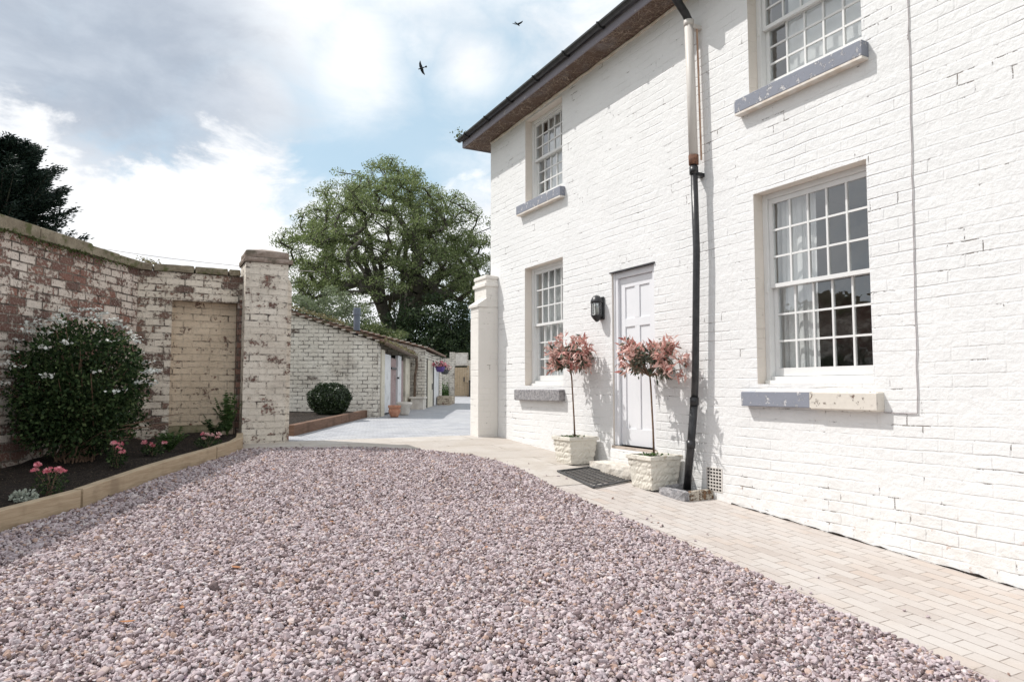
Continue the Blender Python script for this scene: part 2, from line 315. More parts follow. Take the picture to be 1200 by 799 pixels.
M_BARK = mat('grey_bark', rough=.95, fn=stone((.055, .048, .04), (.10, .09, .075), (.05, .065, .03), 6, .03))
M_BARKT = mat('thin_brown_stem', rough=.9, fn=mottle((.16, .10, .07), (.25, .17, .12), 30))
M_CAVITY = mat('dark_void', (.01, .009, .008), 1., fn=mottle((.008, .007, .006), (.014, .012, .010), 5))
M_CABLE = mat('grey_cable', rough=.7, fn=mottle((.36, .33, .34), (.50, .46, .46), 10))
M_PURPLE = mat('purple_plastic', rough=.5, fn=mottle((.10, .06, .24), (.13, .08, .30), 8))
M_BIRD = mat('dark_feathers', rough=.8, fn=mottle((.012, .014, .02), (.02, .024, .032), 20))
L_TREE = leafmat('tree_leaves', [(0, (.085, .120, .048)), (.4, (.15, .19, .080)), (.75, (.21, .25, .12)), (1, (.32, .35, .19))], .45)
L_DARK = leafmat('ivy_leaves', [(0, (.012, .026, .010)), (.5, (.024, .044, .016)), (.85, (.040, .065, .022)), (1, (.085, .12, .045))], .18)
L_WILL = leafmat('grey_green_leaves', [(0, (.10, .13, .08)), (.5, (.17, .20, .13)), (1, (.26, .29, .19))], .35)
L_BRIGHT = leafmat('fresh_green_leaves', [(0, (.06, .085, .03)), (.5, (.10, .13, .045)), (1, (.20, .22, .10))], .3)
L_CON = leafmat('conifer_needles', [(0, (.008, .018, .014)), (.6, (.016, .032, .024)), (1, (.035, .058, .040))], .12)
L_SHRUB = leafmat('shrub_leaves', [(0, (.012, .026, .010)), (.5, (.028, .056, .018)), (.8, (.06, .10, .035)), (1, (.14, .19, .08))], .22, .65, .2)
L_BOX = leafmat('box_leaves', [(0, (.012, .024, .010)), (.6, (.024, .042, .015)), (1, (.05, .08, .028))], .15, .4, .5)
L_RED = leafmat('photinia_red_leaves', [(0, (.44, .13, .11)), (.2, (.64, .31, .27)), (.5, (.78, .49, .43)), (.85, (.86, .66, .60)), (1, (.52, .20, .16))], .3, .35, .5)
L_GRN = leafmat('photinia_green_leaves', [(0, (.04, .06, .04)), (.4, (.11, .13, .09)), (.7, (.24, .22, .16)), (1, (.40, .22, .18))], .2, .35, .5)
L_WHITE = leafmat('white_petals', [(0, (.62, .64, .60)), (1, (.82, .82, .78))], .2)
L_PINK = leafmat('pink_petals', [(0, (.68, .16, .22)), (.5, (.80, .28, .34)), (1, (.86, .50, .52))], .25)
L_PALEP = leafmat('pale_pink_petals', [(0, (.75, .42, .42)), (1, (.85, .66, .62))], .25)
L_SILV = leafmat('silver_leaves', [(0, (.34, .38, .32)), (1, (.55, .58, .50))], .2)
L_FERN = leafmat('fern_fronds', [(0, (.035, .075, .022)), (1, (.10, .17, .05))], .3)
L_DEAD = leafmat('dead_leaf', [(0, (.32, .12, .05)), (1, (.48, .24, .12))], .15)
L_DRY = leafmat('dry_weeds', [(0, (.16, .12, .06)), (.5, (.20, .20, .09)), (1, (.30, .24, .14))], .25)

# ------------------------------------------------------------------ mesh helpers
c0, s0 = math.cos(YAW), math.sin(YAW)
def W(r, t, z=0.): return np.array([r*c0+t*s0, -r*s0+t*c0, z])      # right / away from the station point -> world
GY = [-400, -30, -3, 0, 2.55, 5.3, 7.3, 9.9, 10.5, 36, 60, 600]
GZ = [-.9, -.9, -.21, 0, .185, .385, .54, .70, .735, 1.06, 1.2, 1.2]
def G(y): return float(np.interp(y, GY, GZ))
MW = {}
def prep(o, parent, M):
    MW[o.name] = M
    if parent:
        o.parent = parent; o.matrix_parent_inverse = Matrix.Identity(4); o.matrix_basis = MW[parent.name].inverted() @ M
    else: o.matrix_basis = M
def empty(name, loc, label=None, cat=None, group=None, rz=0., kind=None):
    o = bpy.data.objects.new(name, None); COL.objects.link(o); o.empty_display_size = .2
    prep(o, None, Matrix.Translation(Vector(loc)) @ Matrix.Rotation(rz, 4, 'Z')); tag(o, label, cat, group, kind); return o
def tag(o, label=None, cat=None, group=None, kind=None):
    for k, v in (('label', label), ('category', cat), ('group', group), ('kind', kind)):
        if v: o[k] = v
    return o
class MB:
    """collects shapes in world coordinates, links them as ONE mesh object"""
    def __init__(s, rz=0.): s.v = []; s.f = []; s.mi = []; s.rz = rz
    def add(s, vs, fs, mi=0):
        b = len(s.v); s.v += [tuple(map(float, p)) for p in vs]; s.f += [tuple(b+i for i in f) for f in fs]; s.mi += [mi]*len(fs); return s
    def box(s, x0, x1, y0, y1, z0, z1, mi=0, bev=0., jit=0.):
        if bev <= 0:
            vs = [(x, y, z) for z in (z0, z1) for x, y in ((x0, y0), (x1, y0), (x1, y1), (x0, y1))]
            return s.add(vs, [(3, 2, 1, 0), (4, 5, 6, 7), (0, 1, 5, 4), (1, 2, 6, 5), (2, 3, 7, 6), (3, 0, 4, 7)], mi)
        rings = []; c = bev
        prof = [(z0, c), (z0+c, 0), (z1-c, 0), (z1, c)]
        vs = []
        for z, i in prof:
            for (x, y) in ((x0+i+c*.6, y0+i), (x1-i-c*.6, y0+i), (x1-i, y0+i+c*.6), (x1-i, y1-i-c*.6), (x1-i-c*.6, y1-i), (x0+i+c*.6, y1-i), (x0+i, y1-i-c*.6), (x0+i, y0+i+c*.6)):
                vs.append((x, y, z))
        fs = [tuple(range(7, -1, -1)), tuple(range(24, 32))]
        for k in range(3):
            for j in range(8): a = k*8+j; b_ = k*8+(j+1) % 8; fs.append((a, b_, b_+8, a+8))
        if jit: vs = [tuple(q+random.uniform(-jit, jit) for q in p) for p in vs]
        return s.add(vs, fs, mi)
    def obox(s, p0, ax, ay, lx, ly, z0, z1, mi=0, ztop2=None):
        """box on a rotated plan: p0 corner, ax/ay unit plan vectors; ztop2 = top height at the far end of ax"""
        p0 = np.array(p0[:2]); ax = np.array(ax[:2]); ay = np.array(ay[:2]); t2 = z1 if ztop2 is None else ztop2
        pl = [p0, p0+ax*lx, p0+ax*lx+ay*ly, p0+ay*ly]
        vs = [(*p, z0) for p in pl]+[(*p, z) for p, z in zip(pl, (z1, t2, t2, z1))]
        F = [(3, 2, 1, 0), (4, 5, 6, 7), (0, 1, 5, 4), (1, 2, 6, 5), (2, 3, 7, 6), (3, 0, 4, 7)]
        if ax[0]*ay[1]-ax[1]*ay[0] < 0: F = [f[::-1] for f in F]
        return s.add(vs, F, mi)
    def tube(s, pts, rad, n=8, mi=0, cap=True):
        pts = [np.array(p, float) for p in pts]; R = rad if hasattr(rad, '__len__') else [rad]*len(pts)
        vs = []; a = None
        for i, p in enumerate(pts):
            d = pts[min(i+1, len(pts)-1)]-pts[max(i-1, 0)]; d = d/(np.linalg.norm(d)+1e-9)
            if a is None: a = np.cross(d, (0, 0, 1) if abs(d[2]) < .9 else (1, 0, 0))
            a = a-d*(a@d); a = a/(np.linalg.norm(a)+1e-9); b = np.cross(d, a)
            for k in range(n): q = 2*math.pi*k/n; vs.append(p+(a*math.cos(q)+b*math.sin(q))*R[i])
        fs = [(i*n+k, i*n+(k+1) % n, (i+1)*n+(k+1) % n, (i+1)*n+k) for i in range(len(pts)-1) for k in range(n)]
        if cap: fs += [tuple(range(n))[::-1], tuple((len(pts)-1)*n+k for k in range(n))]
        return s.add(vs, fs, mi)
    def lathe(s, c, prof, n=20, mi=0):
        vs = [(c[0]+r*math.cos(2*math.pi*k/n), c[1]+r*math.sin(2*math.pi*k/n), c[2]+z) for r, z in prof for k in range(n)]
        fs = [(i*n+k, i*n+(k+1) % n, (i+1)*n+(k+1) % n, (i+1)*n+k) for i in range(len(prof)-1) for k in range(n)]
        return s.add(vs, fs, mi)
    def build(s, name, m, parent=None, smooth=False, org=None, rz=None, bevel=0.):
        V = np.array(s.v, np.float64)
        rz = s.rz if rz is None else rz
        if parent is not None: M = Matrix(MW[parent.name])
        else:
            if org is None: org = ((V[:, 0].min()+V[:, 0].max())/2, (V[:, 1].min()+V[:, 1].max())/2, V[:, 2].min())
            M = Matrix.Translation(Vector(org)) @ Matrix.Rotation(rz, 4, 'Z')
        Mi = np.array(M.inverted()); L = V @ Mi[:3, :3].T+Mi[:3, 3]
        me = bpy.data.meshes.new(name); me.from_pydata(L.tolist(), [], s.f)
        for q in (m if isinstance(m, (list, tuple)) else [m]): me.materials.append(q)
        me.polygons.foreach_set('material_index', s.mi)
        if smooth: me.polygons.foreach_set('use_smooth', [True]*len(s.f))
        # uv in metres, along each wall's own direction
        uvl = me.uv_layers.new(name='uv'); nf = len(me.polygons); nl = len(me.loops)
        vi = np.empty(nl, np.int32); me.loops.foreach_get('vertex_index', vi)
        nor = np.empty(nf*3); me.polygons.foreach_get('normal', nor); nor = nor.reshape(-1, 3)
        lt = np.empty(nf, np.int32); me.polygons.foreach_get('loop_total', lt); fn_ = np.repeat(nor, lt, axis=0)
        ca, sa = math.cos(-rz), math.sin(-rz); X = V[vi]
        # rotate world into the wall's frame
        xr = X[:, 0]*ca-X[:, 1]*sa; yr = X[:, 0]*sa+X[:, 1]*ca
        Rw = np.array(M)[:3, :3]; wn = fn_ @ Rw.T; nx = np.abs(wn[:, 0]*ca-wn[:, 1]*sa); ny = np.abs(wn[:, 0]*sa+wn[:, 1]*ca); nz = np.abs(wn[:, 2])
        U = np.where(nz > .8, xr, np.where(nx > ny, yr, xr)); Vv = np.where(nz > .8, yr, X[:, 2])
        uvl.data.foreach_set('uv', np.column_stack([U, Vv]).ravel())
        me.update(); o = bpy.data.objects.new(name, me); COL.objects.link(o); prep(o, parent, M)
        if bevel:
            b = o.modifiers.new('bevel', 'BEVEL'); b.width = bevel; b.segments = 2; b.limit_method = 'ANGLE'; b.angle_limit = RAD(40)
        return o

def leaves(name, C, size, m, parent=None, up=.3, aspect=.55, jit=.35, rng=None, dirs=None, org=None, mb_only=False, fold=.0):
    """one mesh of many separate leaf faces; C = centres, dirs = the way each leaf points"""
    rng = rng or np.random.default_rng(5); C = np.asarray(C, float); n = len(C)
    d = rng.normal(size=(n, 3)) if dirs is None else np.asarray(dirs, float)+rng.normal(size=(n, 3))*jit
    d /= np.linalg.norm(d, axis=1)[:, None]+1e-9
    nn = rng.normal(size=(n, 3)); nn[:, 2] += up*3; w = np.cross(d, nn); w /= np.linalg.norm(w, axis=1)[:, None]+1e-9
    L = size*rng.uniform(.65, 1.3, n)[:, None] if np.isscalar(size) else np.asarray(size)[:, None]
    k = np.cross(w, d)
    P = [C-d*L*.5, C+w*L*aspect*.5-d*L*.05+k*L*fold, C+d*L*.5-k*L*fold*.5, C-w*L*aspect*.5-d*L*.05+k*L*fold]
    V = np.stack(P, 1).reshape(-1, 3)
    M = Matrix(MW[parent.name]) if parent is not None else Matrix.Translation(Vector(org if org is not None else (V[:, 0].mean(), V[:, 1].mean(), V[:, 2].min())))
    Mi = np.array(M.inverted()); V = V @ Mi[:3, :3].T+Mi[:3, 3]
    me = bpy.data.meshes.new(name); me.vertices.add(n*4); me.vertices.foreach_set('co', V.astype(np.float32).ravel())
    me.loops.add(n*4); me.loops.foreach_set('vertex_index', np.arange(n*4, dtype=np.int32)); me.polygons.add(n)
    me.polygons.foreach_set('loop_start', np.arange(0, n*4, 4, dtype=np.int32)); me.polygons.foreach_set('loop_total', np.full(n, 4, np.int32))
    me.materials.append(m); me.update(); me.validate()
    o = bpy.data.objects.new(name, me); COL.objects.link(o); prep(o, parent, M); return o

# ------------------------------------------------------------------ ground
def sheet(name, pts_rows, m, dz, kind='structure', extra=None):
    """pts_rows: list of (y, x0, x1); follows the ground profile"""
    mb = MB()
    ys = []
    for (ya, a0, a1), (yb, b0, b1) in zip(pts_rows[:-1], pts_rows[1:]):
        k = max(1, int(abs(yb-ya)/.5)) if abs(yb-ya) < 60 else 1
        for i in range(k): f = i/k; ys.append((ya+(yb-ya)*f, a0+(b0-a0)*f, a1+(b1-a1)*f))
    ys.append(pts_rows[-1])
    vs = []; nx = 6
    for y, a, b in ys:
        for i in range(nx+1): x = a+(b-a)*i/nx; vs.append((x, y, G(y)+dz+(extra(x, y) if extra else 0)))
    fs = [(r*(nx+1)+i, r*(nx+1)+i+1, (r+1)*(nx+1)+i+1, (r+1)*(nx+1)+i) for r in range(len(ys)-1) for i in range(nx)]
    mb.add(vs, fs); o = mb.build(name, m, org=(0, 0, 0)); tag(o, kind=kind); return o
M_GROUND = mat('earth_and_grass', rough=1., fn=mottle((.07, .09, .035), (.13, .115, .06), .5, .02, 10))
sheet('ground', [(y, -500, 500) for y in GY[:-1]]+[(600, -500, 500)], M_GROUND, -.03)
# the path's edge against the gravel, from the threshold round to the path
EDGE = [(-3, 3.30), (1.9, 3.49), (3.3, 3.62), (4.2, 3.69), (5.4, 3.72), (6.4, 3.80), (7.2, 3.93), (7.9, 3.93), (8.4, 3.82), (8.8, 3.55), (9.1, 3.25), (9.4, 2.9), (9.6, 2.3), (9.72, 1.2)]
def edgex(y): return float(np.interp(y, [e[0] for e in EDGE], [e[1] for e in EDGE]))
sheet('brick_path', [(-3, 3.1, 5.13), (1.9, 3.2, 5.13), (4.2, 3.45, 5.13), (6.35, 3.5, 5.13)], mat('worn_cream_paving_brick', rough=.85, fn=pathbrick), 0.)
sheet('stone_paving', [(6.35, 3.4, 5.13), (8.0, 3.0, 5.13), (9.0, 1.7, 5.13), (9.3, 1.0, 5.13), (10.42, 1.0, 5.13)], mat('worn_flagstones', rough=.88, fn=flagstone), .004)
o = sheet('yard_paving', [(10.42, 1.5, 8), (12, 1.5, 9), (25, 3, 22), (45, 8, 40)], mat('grey_stone_setts', rough=.8, fn=setts), -.002)
sheet('gravel_bed', [(-4, -6, 3.25), (1.9, -6, 3.45), (4.2, -4, 3.49), (6.4, -2, 3.77), (7.9, -1.2, 3.9), (8.8, -.3, 3.5), (9.4, .4, 2.8), (9.68, .8, 2.2)], mat('gravel_base', rough=.95, fn=gravelbase), .006)

# sleepers edging the flower bed (front-bottom line)
FRONT = [(-2.35, 4.35), (-.87, 6.17), (-.41, 6.80), (.11, 7.80), (.80, 8.98), (1.20, 9.75), (1.25, 10.28)]
def front_x(y): return float(np.interp(y, [p[1] for p in FRONT], [p[0] for p in FRONT]))
def strip_board(pts, th, z0s, hgt, mat_, name, label, cat, group, parent=None):
    """a board following plan points; thickness to the left"""
    mb = MB(); n = len(pts); P = np.array(pts, float); vs = []
    for i in range(n):
        d = P[min(i+1, n-1)]-P[max(i-1, 0)]; d /= np.linalg.norm(d); nr = np.array([-d[1], d[0]])*th; zb = z0s[i]
        a, b = P[i], P[i]+nr; e = .006
        vs += [(*a, zb-.05), (*a, zb+hgt-e), (*(a+nr*e/th), zb+hgt), (*(b-nr*e/th), zb+hgt), (*b, zb+hgt-e), (*b, zb-.05)]
    fs = [(i*6+k, (i+1)*6+k, (i+1)*6+(k+1) % 6, i*6+(k+1) % 6) for i in range(n-1) for k in range(6)]
    fs = [f[::-1] for f in fs]; fs += [tuple(range(6)), tuple((n-1)*6+k for k in range(6))[::-1]]
    d = P[-1]-P[0]; o = None
    mb.add(vs, fs); o = mb.build(name, mat_, parent, rz=math.atan2(d[1], d[0])); tag(o, label, cat, group); return o
def subpts(a, b, k=3, bow=0.):
    a, b = np.array(a), np.array(b); return [tuple(a+(b-a)*i/k) for i in range(k+1)]
SG = 'new timber sleepers edging the flower bed'
segs = [((-2.35, 4.35), (-.42, 6.79), 'thick pale oak sleeper nearest the camera, running out of the left edge of the photo'),
        ((-.405, 6.83), (.795, 8.97), 'long pale oak sleeper between the two joints of the flower bed edging'),
        ((.805, 8.995), (1.24, 10.27), 'short pale oak sleeper ending at the tall gate pillar')]
for a, b, lb in segs:
    if lb.startswith('long'): pts = [(-.405, 6.83), (.11, 7.83), (.45, 8.42), (.795, 8.97)]
    elif lb.startswith('short'): pts = [(.805, 8.995), (1.06, 9.45), (1.19, 9.85), (1.24, 10.27)]
    else: pts = subpts(a, b)
    strip_board(pts, .085, [G(p[1])+.005 for p in pts], .155, M_SLEEP, 'timber_sleeper', lb, 'sleeper', SG)

# left garden wall geometry
CORN = np.array([-.095, 10.6]); DL = np.array([-.507, -.862])     # corner with the niche wall, direction towards the camera
NL = np.array([.862, -.507])                                      # its face looks this way
def wl(s): return CORN+DL*s
def soil_z(x, y): 
    return G(y)+.105+.02*math.sin(3.1*x+1.7*y)+.015*math.sin(7*x-5*y)
mb = MB(); rows = []
ys_ = np.linspace(3.9, 10.75, 48); nx = 26
for y in ys_:
    xl = CORN[0]+(y-10.6)*(DL[0]/DL[1])-.02 if y < 10.6 else CORN[0]-.02
    xr = front_x(y)-.05
    for i in range(nx+1):
        x = xl+(max(xr, xl+.01)-xl)*i/nx; rows.append((x, y, soil_z(x, y)+random.uniform(-.012, .012)))
mb.add(rows, [(r*(nx+1)+i, r*(nx+1)+i+1, (r+1)*(nx+1)+i+1, (r+1)*(nx+1)+i) for r in range(len(ys_)-1) for i in range(nx)])
tag(mb.build('soil', M_SOIL, org=(0, 8, .5), smooth=True), kind='structure')

# ------------------------------------------------------------------ loose gravel (stuff): real pebbles instanced on points
def pebbles():
    rng = np.random.default_rng(11)
    def samp(x0, x1, y0, y1, dens):
        n = int((x1-x0)*(y1-y0)*dens); return np.column_stack([rng.uniform(x0, x1, n), rng.uniform(y0, y1, n)])
    P = np.vstack([samp(-3.2, 4.1, .6, 6, 5200), samp(-2.5, 4.1, 6, 9.9, 3900)])
    ex = np.interp(P[:, 1], [e[0] for e in EDGE], [e[1] for e in EDGE]); ey = np.interp(P[:, 0], [1.2, 2.3, 2.9, 3.25, 3.55, 3.82, 4.2], [9.72, 9.6, 9.4, 9.1, 8.8, 8.4, 8.0])
    wob = rng.normal(0, .018, len(P))
    fx = np.interp(P[:, 1], [p[1] for p in FRONT], [p[0] for p in FRONT])
    # keep only what the scene could plausibly show
    ok = (P[:, 0] < ex+wob) & (P[:, 0] > fx+.01) & (P[:, 1] < ey+wob)
    P = P[ok]; gz = np.interp(P[:, 1], GY, GZ)
    und = .008*np.sin(P[:, 0]*2.3+1)*np.sin(P[:, 1]*1.7)
    z = gz+.012+und+rng.uniform(-.008, .010, len(P))
    s = np.clip(rng.lognormal(math.log(.0089), .30, len(P)), .007, .024)
    stray = 70; q = rng.uniform(0, 1, (stray, 2)); yy = 1.5+q[:, 0]*7; xx = np.interp(yy, [e[0] for e in EDGE], [e[1] for e in EDGE])+q[:, 1]**3*.5
    P = np.vstack([P, np.column_stack([xx, yy])]); z = np.append(z, np.interp(yy, GY, GZ)+.007); s = np.append(s, rng.uniform(.006, .012, stray))
    me = bpy.data.meshes.new('gravel'); n = len(P); me.vertices.add(n); me.vertices.foreach_set('co', np.column_stack([P, z]).astype(np.float32).ravel())
    a = me.attributes.new('psize', 'FLOAT_VECTOR', 'POINT'); sv = s[:, None]*rng.uniform(.6, 1.5, (n, 3)); sv[:, 2] *= .8; a.data.foreach_set('vector', sv.astype(np.float32).ravel())
    a = me.attributes.new('prot', 'FLOAT_VECTOR', 'POINT'); rv = np.column_stack([rng.normal(0, .45, n), rng.normal(0, .45, n), rng.uniform(0, 6.28, n)]); a.data.foreach_set('vector', rv.astype(np.float32).ravel())
    me.update(); o = bpy.data.objects.new('gravel', me); COL.objects.link(o); MW['gravel'] = Matrix.Identity(4)
    tag(o, 'loose mauve and grey pebble gravel covering the forecourt', 'gravel', kind='stuff')
    ng = bpy.data.node_groups.new('scatter', 'GeometryNodeTree'); ng.interface.new_socket('Geometry', in_out='INPUT', socket_type='NodeSocketGeometry'); ng.interface.new_socket('Geometry', in_out='OUTPUT', socket_type='NodeSocketGeometry')
    nn, ll = ng.nodes, ng.links; gi = nn.new('NodeGroupInput'); go = nn.new('NodeGroupOutput')
    g2i = nn.new('GeometryNodeGeometryToInstance')
    for k in range(5):
        ic = nn.new('GeometryNodeMeshIcoSphere'); ic.inputs['Radius'].default_value = 1; ic.inputs['Subdivisions'].default_value = 3 if k < 1 else 2
        sp = nn.new('GeometryNodeSetPosition'); nz = nn.new('ShaderNodeTexNoise'); nz.inputs['Scale'].default_value = .9; pos = nn.new('GeometryNodeInputPosition')
        ad = nn.new('ShaderNodeVectorMath'); ad.operation = 'ADD'; ad.inputs[1].default_value = (k*7.3, k*3.1, 0); ll.new(pos.outputs[0], ad.inputs[0]); ll.new(ad.outputs[0], nz.inputs['Vector'])
        sb = nn.new('ShaderNodeVectorMath'); sb.operation = 'SUBTRACT'; sb.inputs[1].default_value = (.5, .5, .5); ll.new(nz.outputs['Color'], sb.inputs[0])
        ml = nn.new('ShaderNodeVectorMath'); ml.operation = 'SCALE'; ml.inputs['Scale'].default_value = 1.9; ll.new(sb.outputs[0], ml.inputs[0]); ll.new(ml.outputs[0], sp.inputs['Offset'])
        ll.new(ic.outputs[0], sp.inputs[0]); sm = nn.new('GeometryNodeSetMaterial'); sm.inputs['Material'].default_value = PEB; ss = nn.new('GeometryNodeSetShadeSmooth'); ss.inputs['Shade Smooth'].default_value = (k % 2 == 0)
        ll.new(sp.outputs[0], ss.inputs[0]); ll.new(ss.outputs[0], sm.inputs[0]); ll.new(sm.outputs[0], g2i.inputs[0])
    ip = nn.new('GeometryNodeInstanceOnPoints'); m2p = nn.new('GeometryNodeMeshToPoints'); ll.new(gi.outputs[0], m2p.inputs[0]); ll.new(m2p.outputs[0], ip.inputs['Points']); ll.new(g2i.outputs[0], ip.inputs['Instance'])
    ip.inputs['Pick Instance'].default_value = True
    for nm, sock in (('psize', 'Scale'), ('prot', 'Rotation')):
        na = nn.new('GeometryNodeInputNamedAttribute'); na.data_type = 'FLOAT_VECTOR'; na.inputs['Name'].default_value = nm; ll.new(na.outputs['Attribute'], ip.inputs[sock])
    ll.new(ip.outputs[0], go.inputs[0]); md = o.modifiers.new('scatter', 'NODES'); md.node_group = ng
PEB = gravel_mat(); pebbles()

# ------------------------------------------------------------------ the house
FX = 5.10; HY0, HY1 = -5.0, 10.45
WIN = {'LR': (3.56, 4.74, 1.53, 3.335), 'LL': (8.17, 9.26, 1.53, 3.31), 'UR': (3.56, 4.76, 4.30, 5.60), 'UL': (8.17, 9.24, 4.30, 5.60)}
DOOR = (6.22, 7.03, .80, 2.91)
house = empty('painted_brick_house', (FX, 4, G(4)), 'long two storey house of white painted brick along the right of the forecourt', 'house')
def house_wall():
    ys = sorted({HY0, HY1, DOOR[0], DOOR[1]}|{w[0] for w in WIN.values()}|{w[1] for w in WIN.values()})
    zs = sorted({-.4, 5.70, DOOR[2], DOOR[3]}|{w[2] for w in WIN.values()}|{w[3] for w in WIN.values()})
    holes = list(WIN.values())+[DOOR]
    def hole(y, z): return any(a < y < b and c < z < d for a, b, c, d in holes)
    T = .34; mb = MB(); inside = {}
    Y = lambda i: ys[i]
    for i in range(len(ys)-1):
        for j in range(len(zs)-1): inside[i, j] = not hole((ys[i]+ys[i+1])/2, (zs[j]+zs[j+1])/2)
    for (i, j), s in inside.items():
        if not s: continue
        a, b, c, d = ys[i], ys[i+1], zs[j], zs[j+1]
        mb.add([(FX, a, c), (FX, a, d), (FX, b, d), (FX, b, c)], [(0, 1, 2, 3)]); mb.add([(FX+T, a, c), (FX+T, b, c), (FX+T, b, d), (FX+T, a, d)], [(0, 1, 2, 3)], 1)
        for (di, dj, q) in ((1, 0, [(FX, b, c), (FX, b, d), (FX+T, b, d), (FX+T, b, c)]), (-1, 0, [(FX, a, c), (FX+T, a, c), (FX+T, a, d), (FX, a, d)]),
                            (0, 1, [(FX, a, d), (FX+T, a, d), (FX+T, b, d), (FX, b, d)]), (0, -1, [(FX, a, c), (FX, b, c), (FX+T, b, c), (FX+T, a, c)])):
            nb = inside.get((i+di, j+dj))
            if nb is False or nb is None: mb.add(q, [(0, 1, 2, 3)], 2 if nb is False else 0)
    # the other three walls
    X1 = 12.0
    mb.box(FX+T, X1, HY1-T, HY1, -.4, 5.7); mb.box(FX+T, X1, HY0, HY0+T, -.4, 5.7); mb.box(X1, X1+T, HY0, HY1, -.4, 5.7)
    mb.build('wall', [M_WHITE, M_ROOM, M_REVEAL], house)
house_wall()
mb = MB()
for z0, z1 in ((.70, .79), (3.75, 3.95), (5.66, 5.695)): mb.box(FX+.345, 11.99, HY0+.35, HY1-.35, z0, z1)
for y in (5.6, 7.6): mb.box(FX+.345, 11.99, y, y+.12, .79, 5.66)
mb.box(8.4, 8.5, HY0+.35, HY1-.35, .79, 5.66)
mb.build('room_walls', M_ROOM, house)
# roof, soffit, fascia, gutter
SZ = lambda y: 5.655+.016*(9.5-y)
OX = 4.775; EY = HY1+.41
mb = MB(); Z = 0.
n = 24; yy = np.linspace(HY0-.4, EY, n)
vs = []; 
for y in yy: vs += [(OX, y, SZ(y)), (FX+.02, y, SZ(y)+.004)]
mb.add(vs, [(2*i, 2*i+1, 2*i+3, 2*i+2) for i in range(n-1)])
mb.add([(FX+.02, HY1+.002, SZ(10.4)+.004), (12.7, HY1+.002, SZ(10.4)), (12.7, EY, SZ(10.4)), (FX+.02, EY, SZ(10.4))], [(3, 2, 1, 0)])
mb.build('soffit', M_SOFF, house)
mb = MB(); vs = []
for y in yy: z = SZ(y); vs += [(OX-.022, y, z-.012), (OX-.022, y, z+.15), (OX, y, z+.15), (OX, y, z-.012)]
mb.add(vs, [(4*i+k, 4*i+(k+1) % 4, 4*i+4+(k+1) % 4, 4*i+4+k) for i in range(n-1) for k in range(4)]+[(3, 2, 1, 0), tuple(4*(n-1)+k for k in range(4))])
mb.box(OX, 12.72, EY-.002, EY+.02, SZ(10.8)-.012, SZ(10.8)+.15)
mb.build('fascia', M_FASCIA, house)
mb = MB()    # half-round gutter as a shell
vs = []; R_ = .054
for y in yy:
    z = SZ(y)+.135
    for k in range(9): a = math.pi+math.pi*k/8; vs.append((OX-.068+R_*math.cos(a), y+(.03 if y == yy[-1] else 0), z+R_*math.sin(a)))
    for k in range(9): a = 2*math.pi-math.pi*k/8; vs.append((OX-.068+(R_-.006)*math.cos(a), y+(.03 if y == yy[-1] else 0), z+(R_-.006)*math.sin(a)))
mb.add(vs, [(18*i+k, 18*i+18+k, 18*i+18+(k+1) % 18, 18*i+(k+1) % 18) for i in range(n-1) for k in range(18)]+[tuple(range(18)), tuple(18*(n-1)+k for k in range(18))[::-1]])
gut = mb.build('gutter', M_BLACK, house)
for y in np.arange(HY1+.1, -1, -.78):
    m2 = MB(); z = SZ(y)+.135
    m2.tube([(OX-.068+(R_+.008)*math.cos(a), y, z+(R_+.008)*math.sin(a)) for a in np.linspace(math.pi, 2*math.pi, 9)], .013, 6)
    m2.box(OX-.045, OX-.023, y-.02, y+.02, z-.06, z+.005); m2.build('gutter_bracket', M_BLACK, gut)
mb = MB(); x0, x1, y0, y1 = OX-.06, 12.75, HY0-.5, EY+.05; ze = SZ(9)+.165; zr = 8.2; xm = (x0+x1)/2
A = [(x0, y0, ze), (x1, y0, ze), (x1, y1, ze), (x0, y1, ze), (xm, y0+3.5, zr), (xm, y1-3.5, zr)]
A += [(x, y, z-.035) for x, y, z in A[:4]]
mb.add(A, [(0, 1, 4), (1, 2, 5, 4), (2, 3, 5), (3, 0, 4, 5), (0, 6, 7, 1), (1, 7, 8, 2), (2, 8, 9, 3), (3, 9, 6, 0), (6, 9, 8, 7)])
mb.build('roof', M_SLATE, house)
# slightly lumpy mortar fillet under the soffit
mb = MB(); rng = random.Random(3)
mb.tube([(FX-.004, y, SZ(y)-.012+rng.uniform(-.006, .006)) for y in np.linspace(-2, HY1-.02, 90)], [.020+rng.uniform(-.004, .007) for _ in range(90)], 6)
mb.build('mortar_fillet', M_SILLW, house)

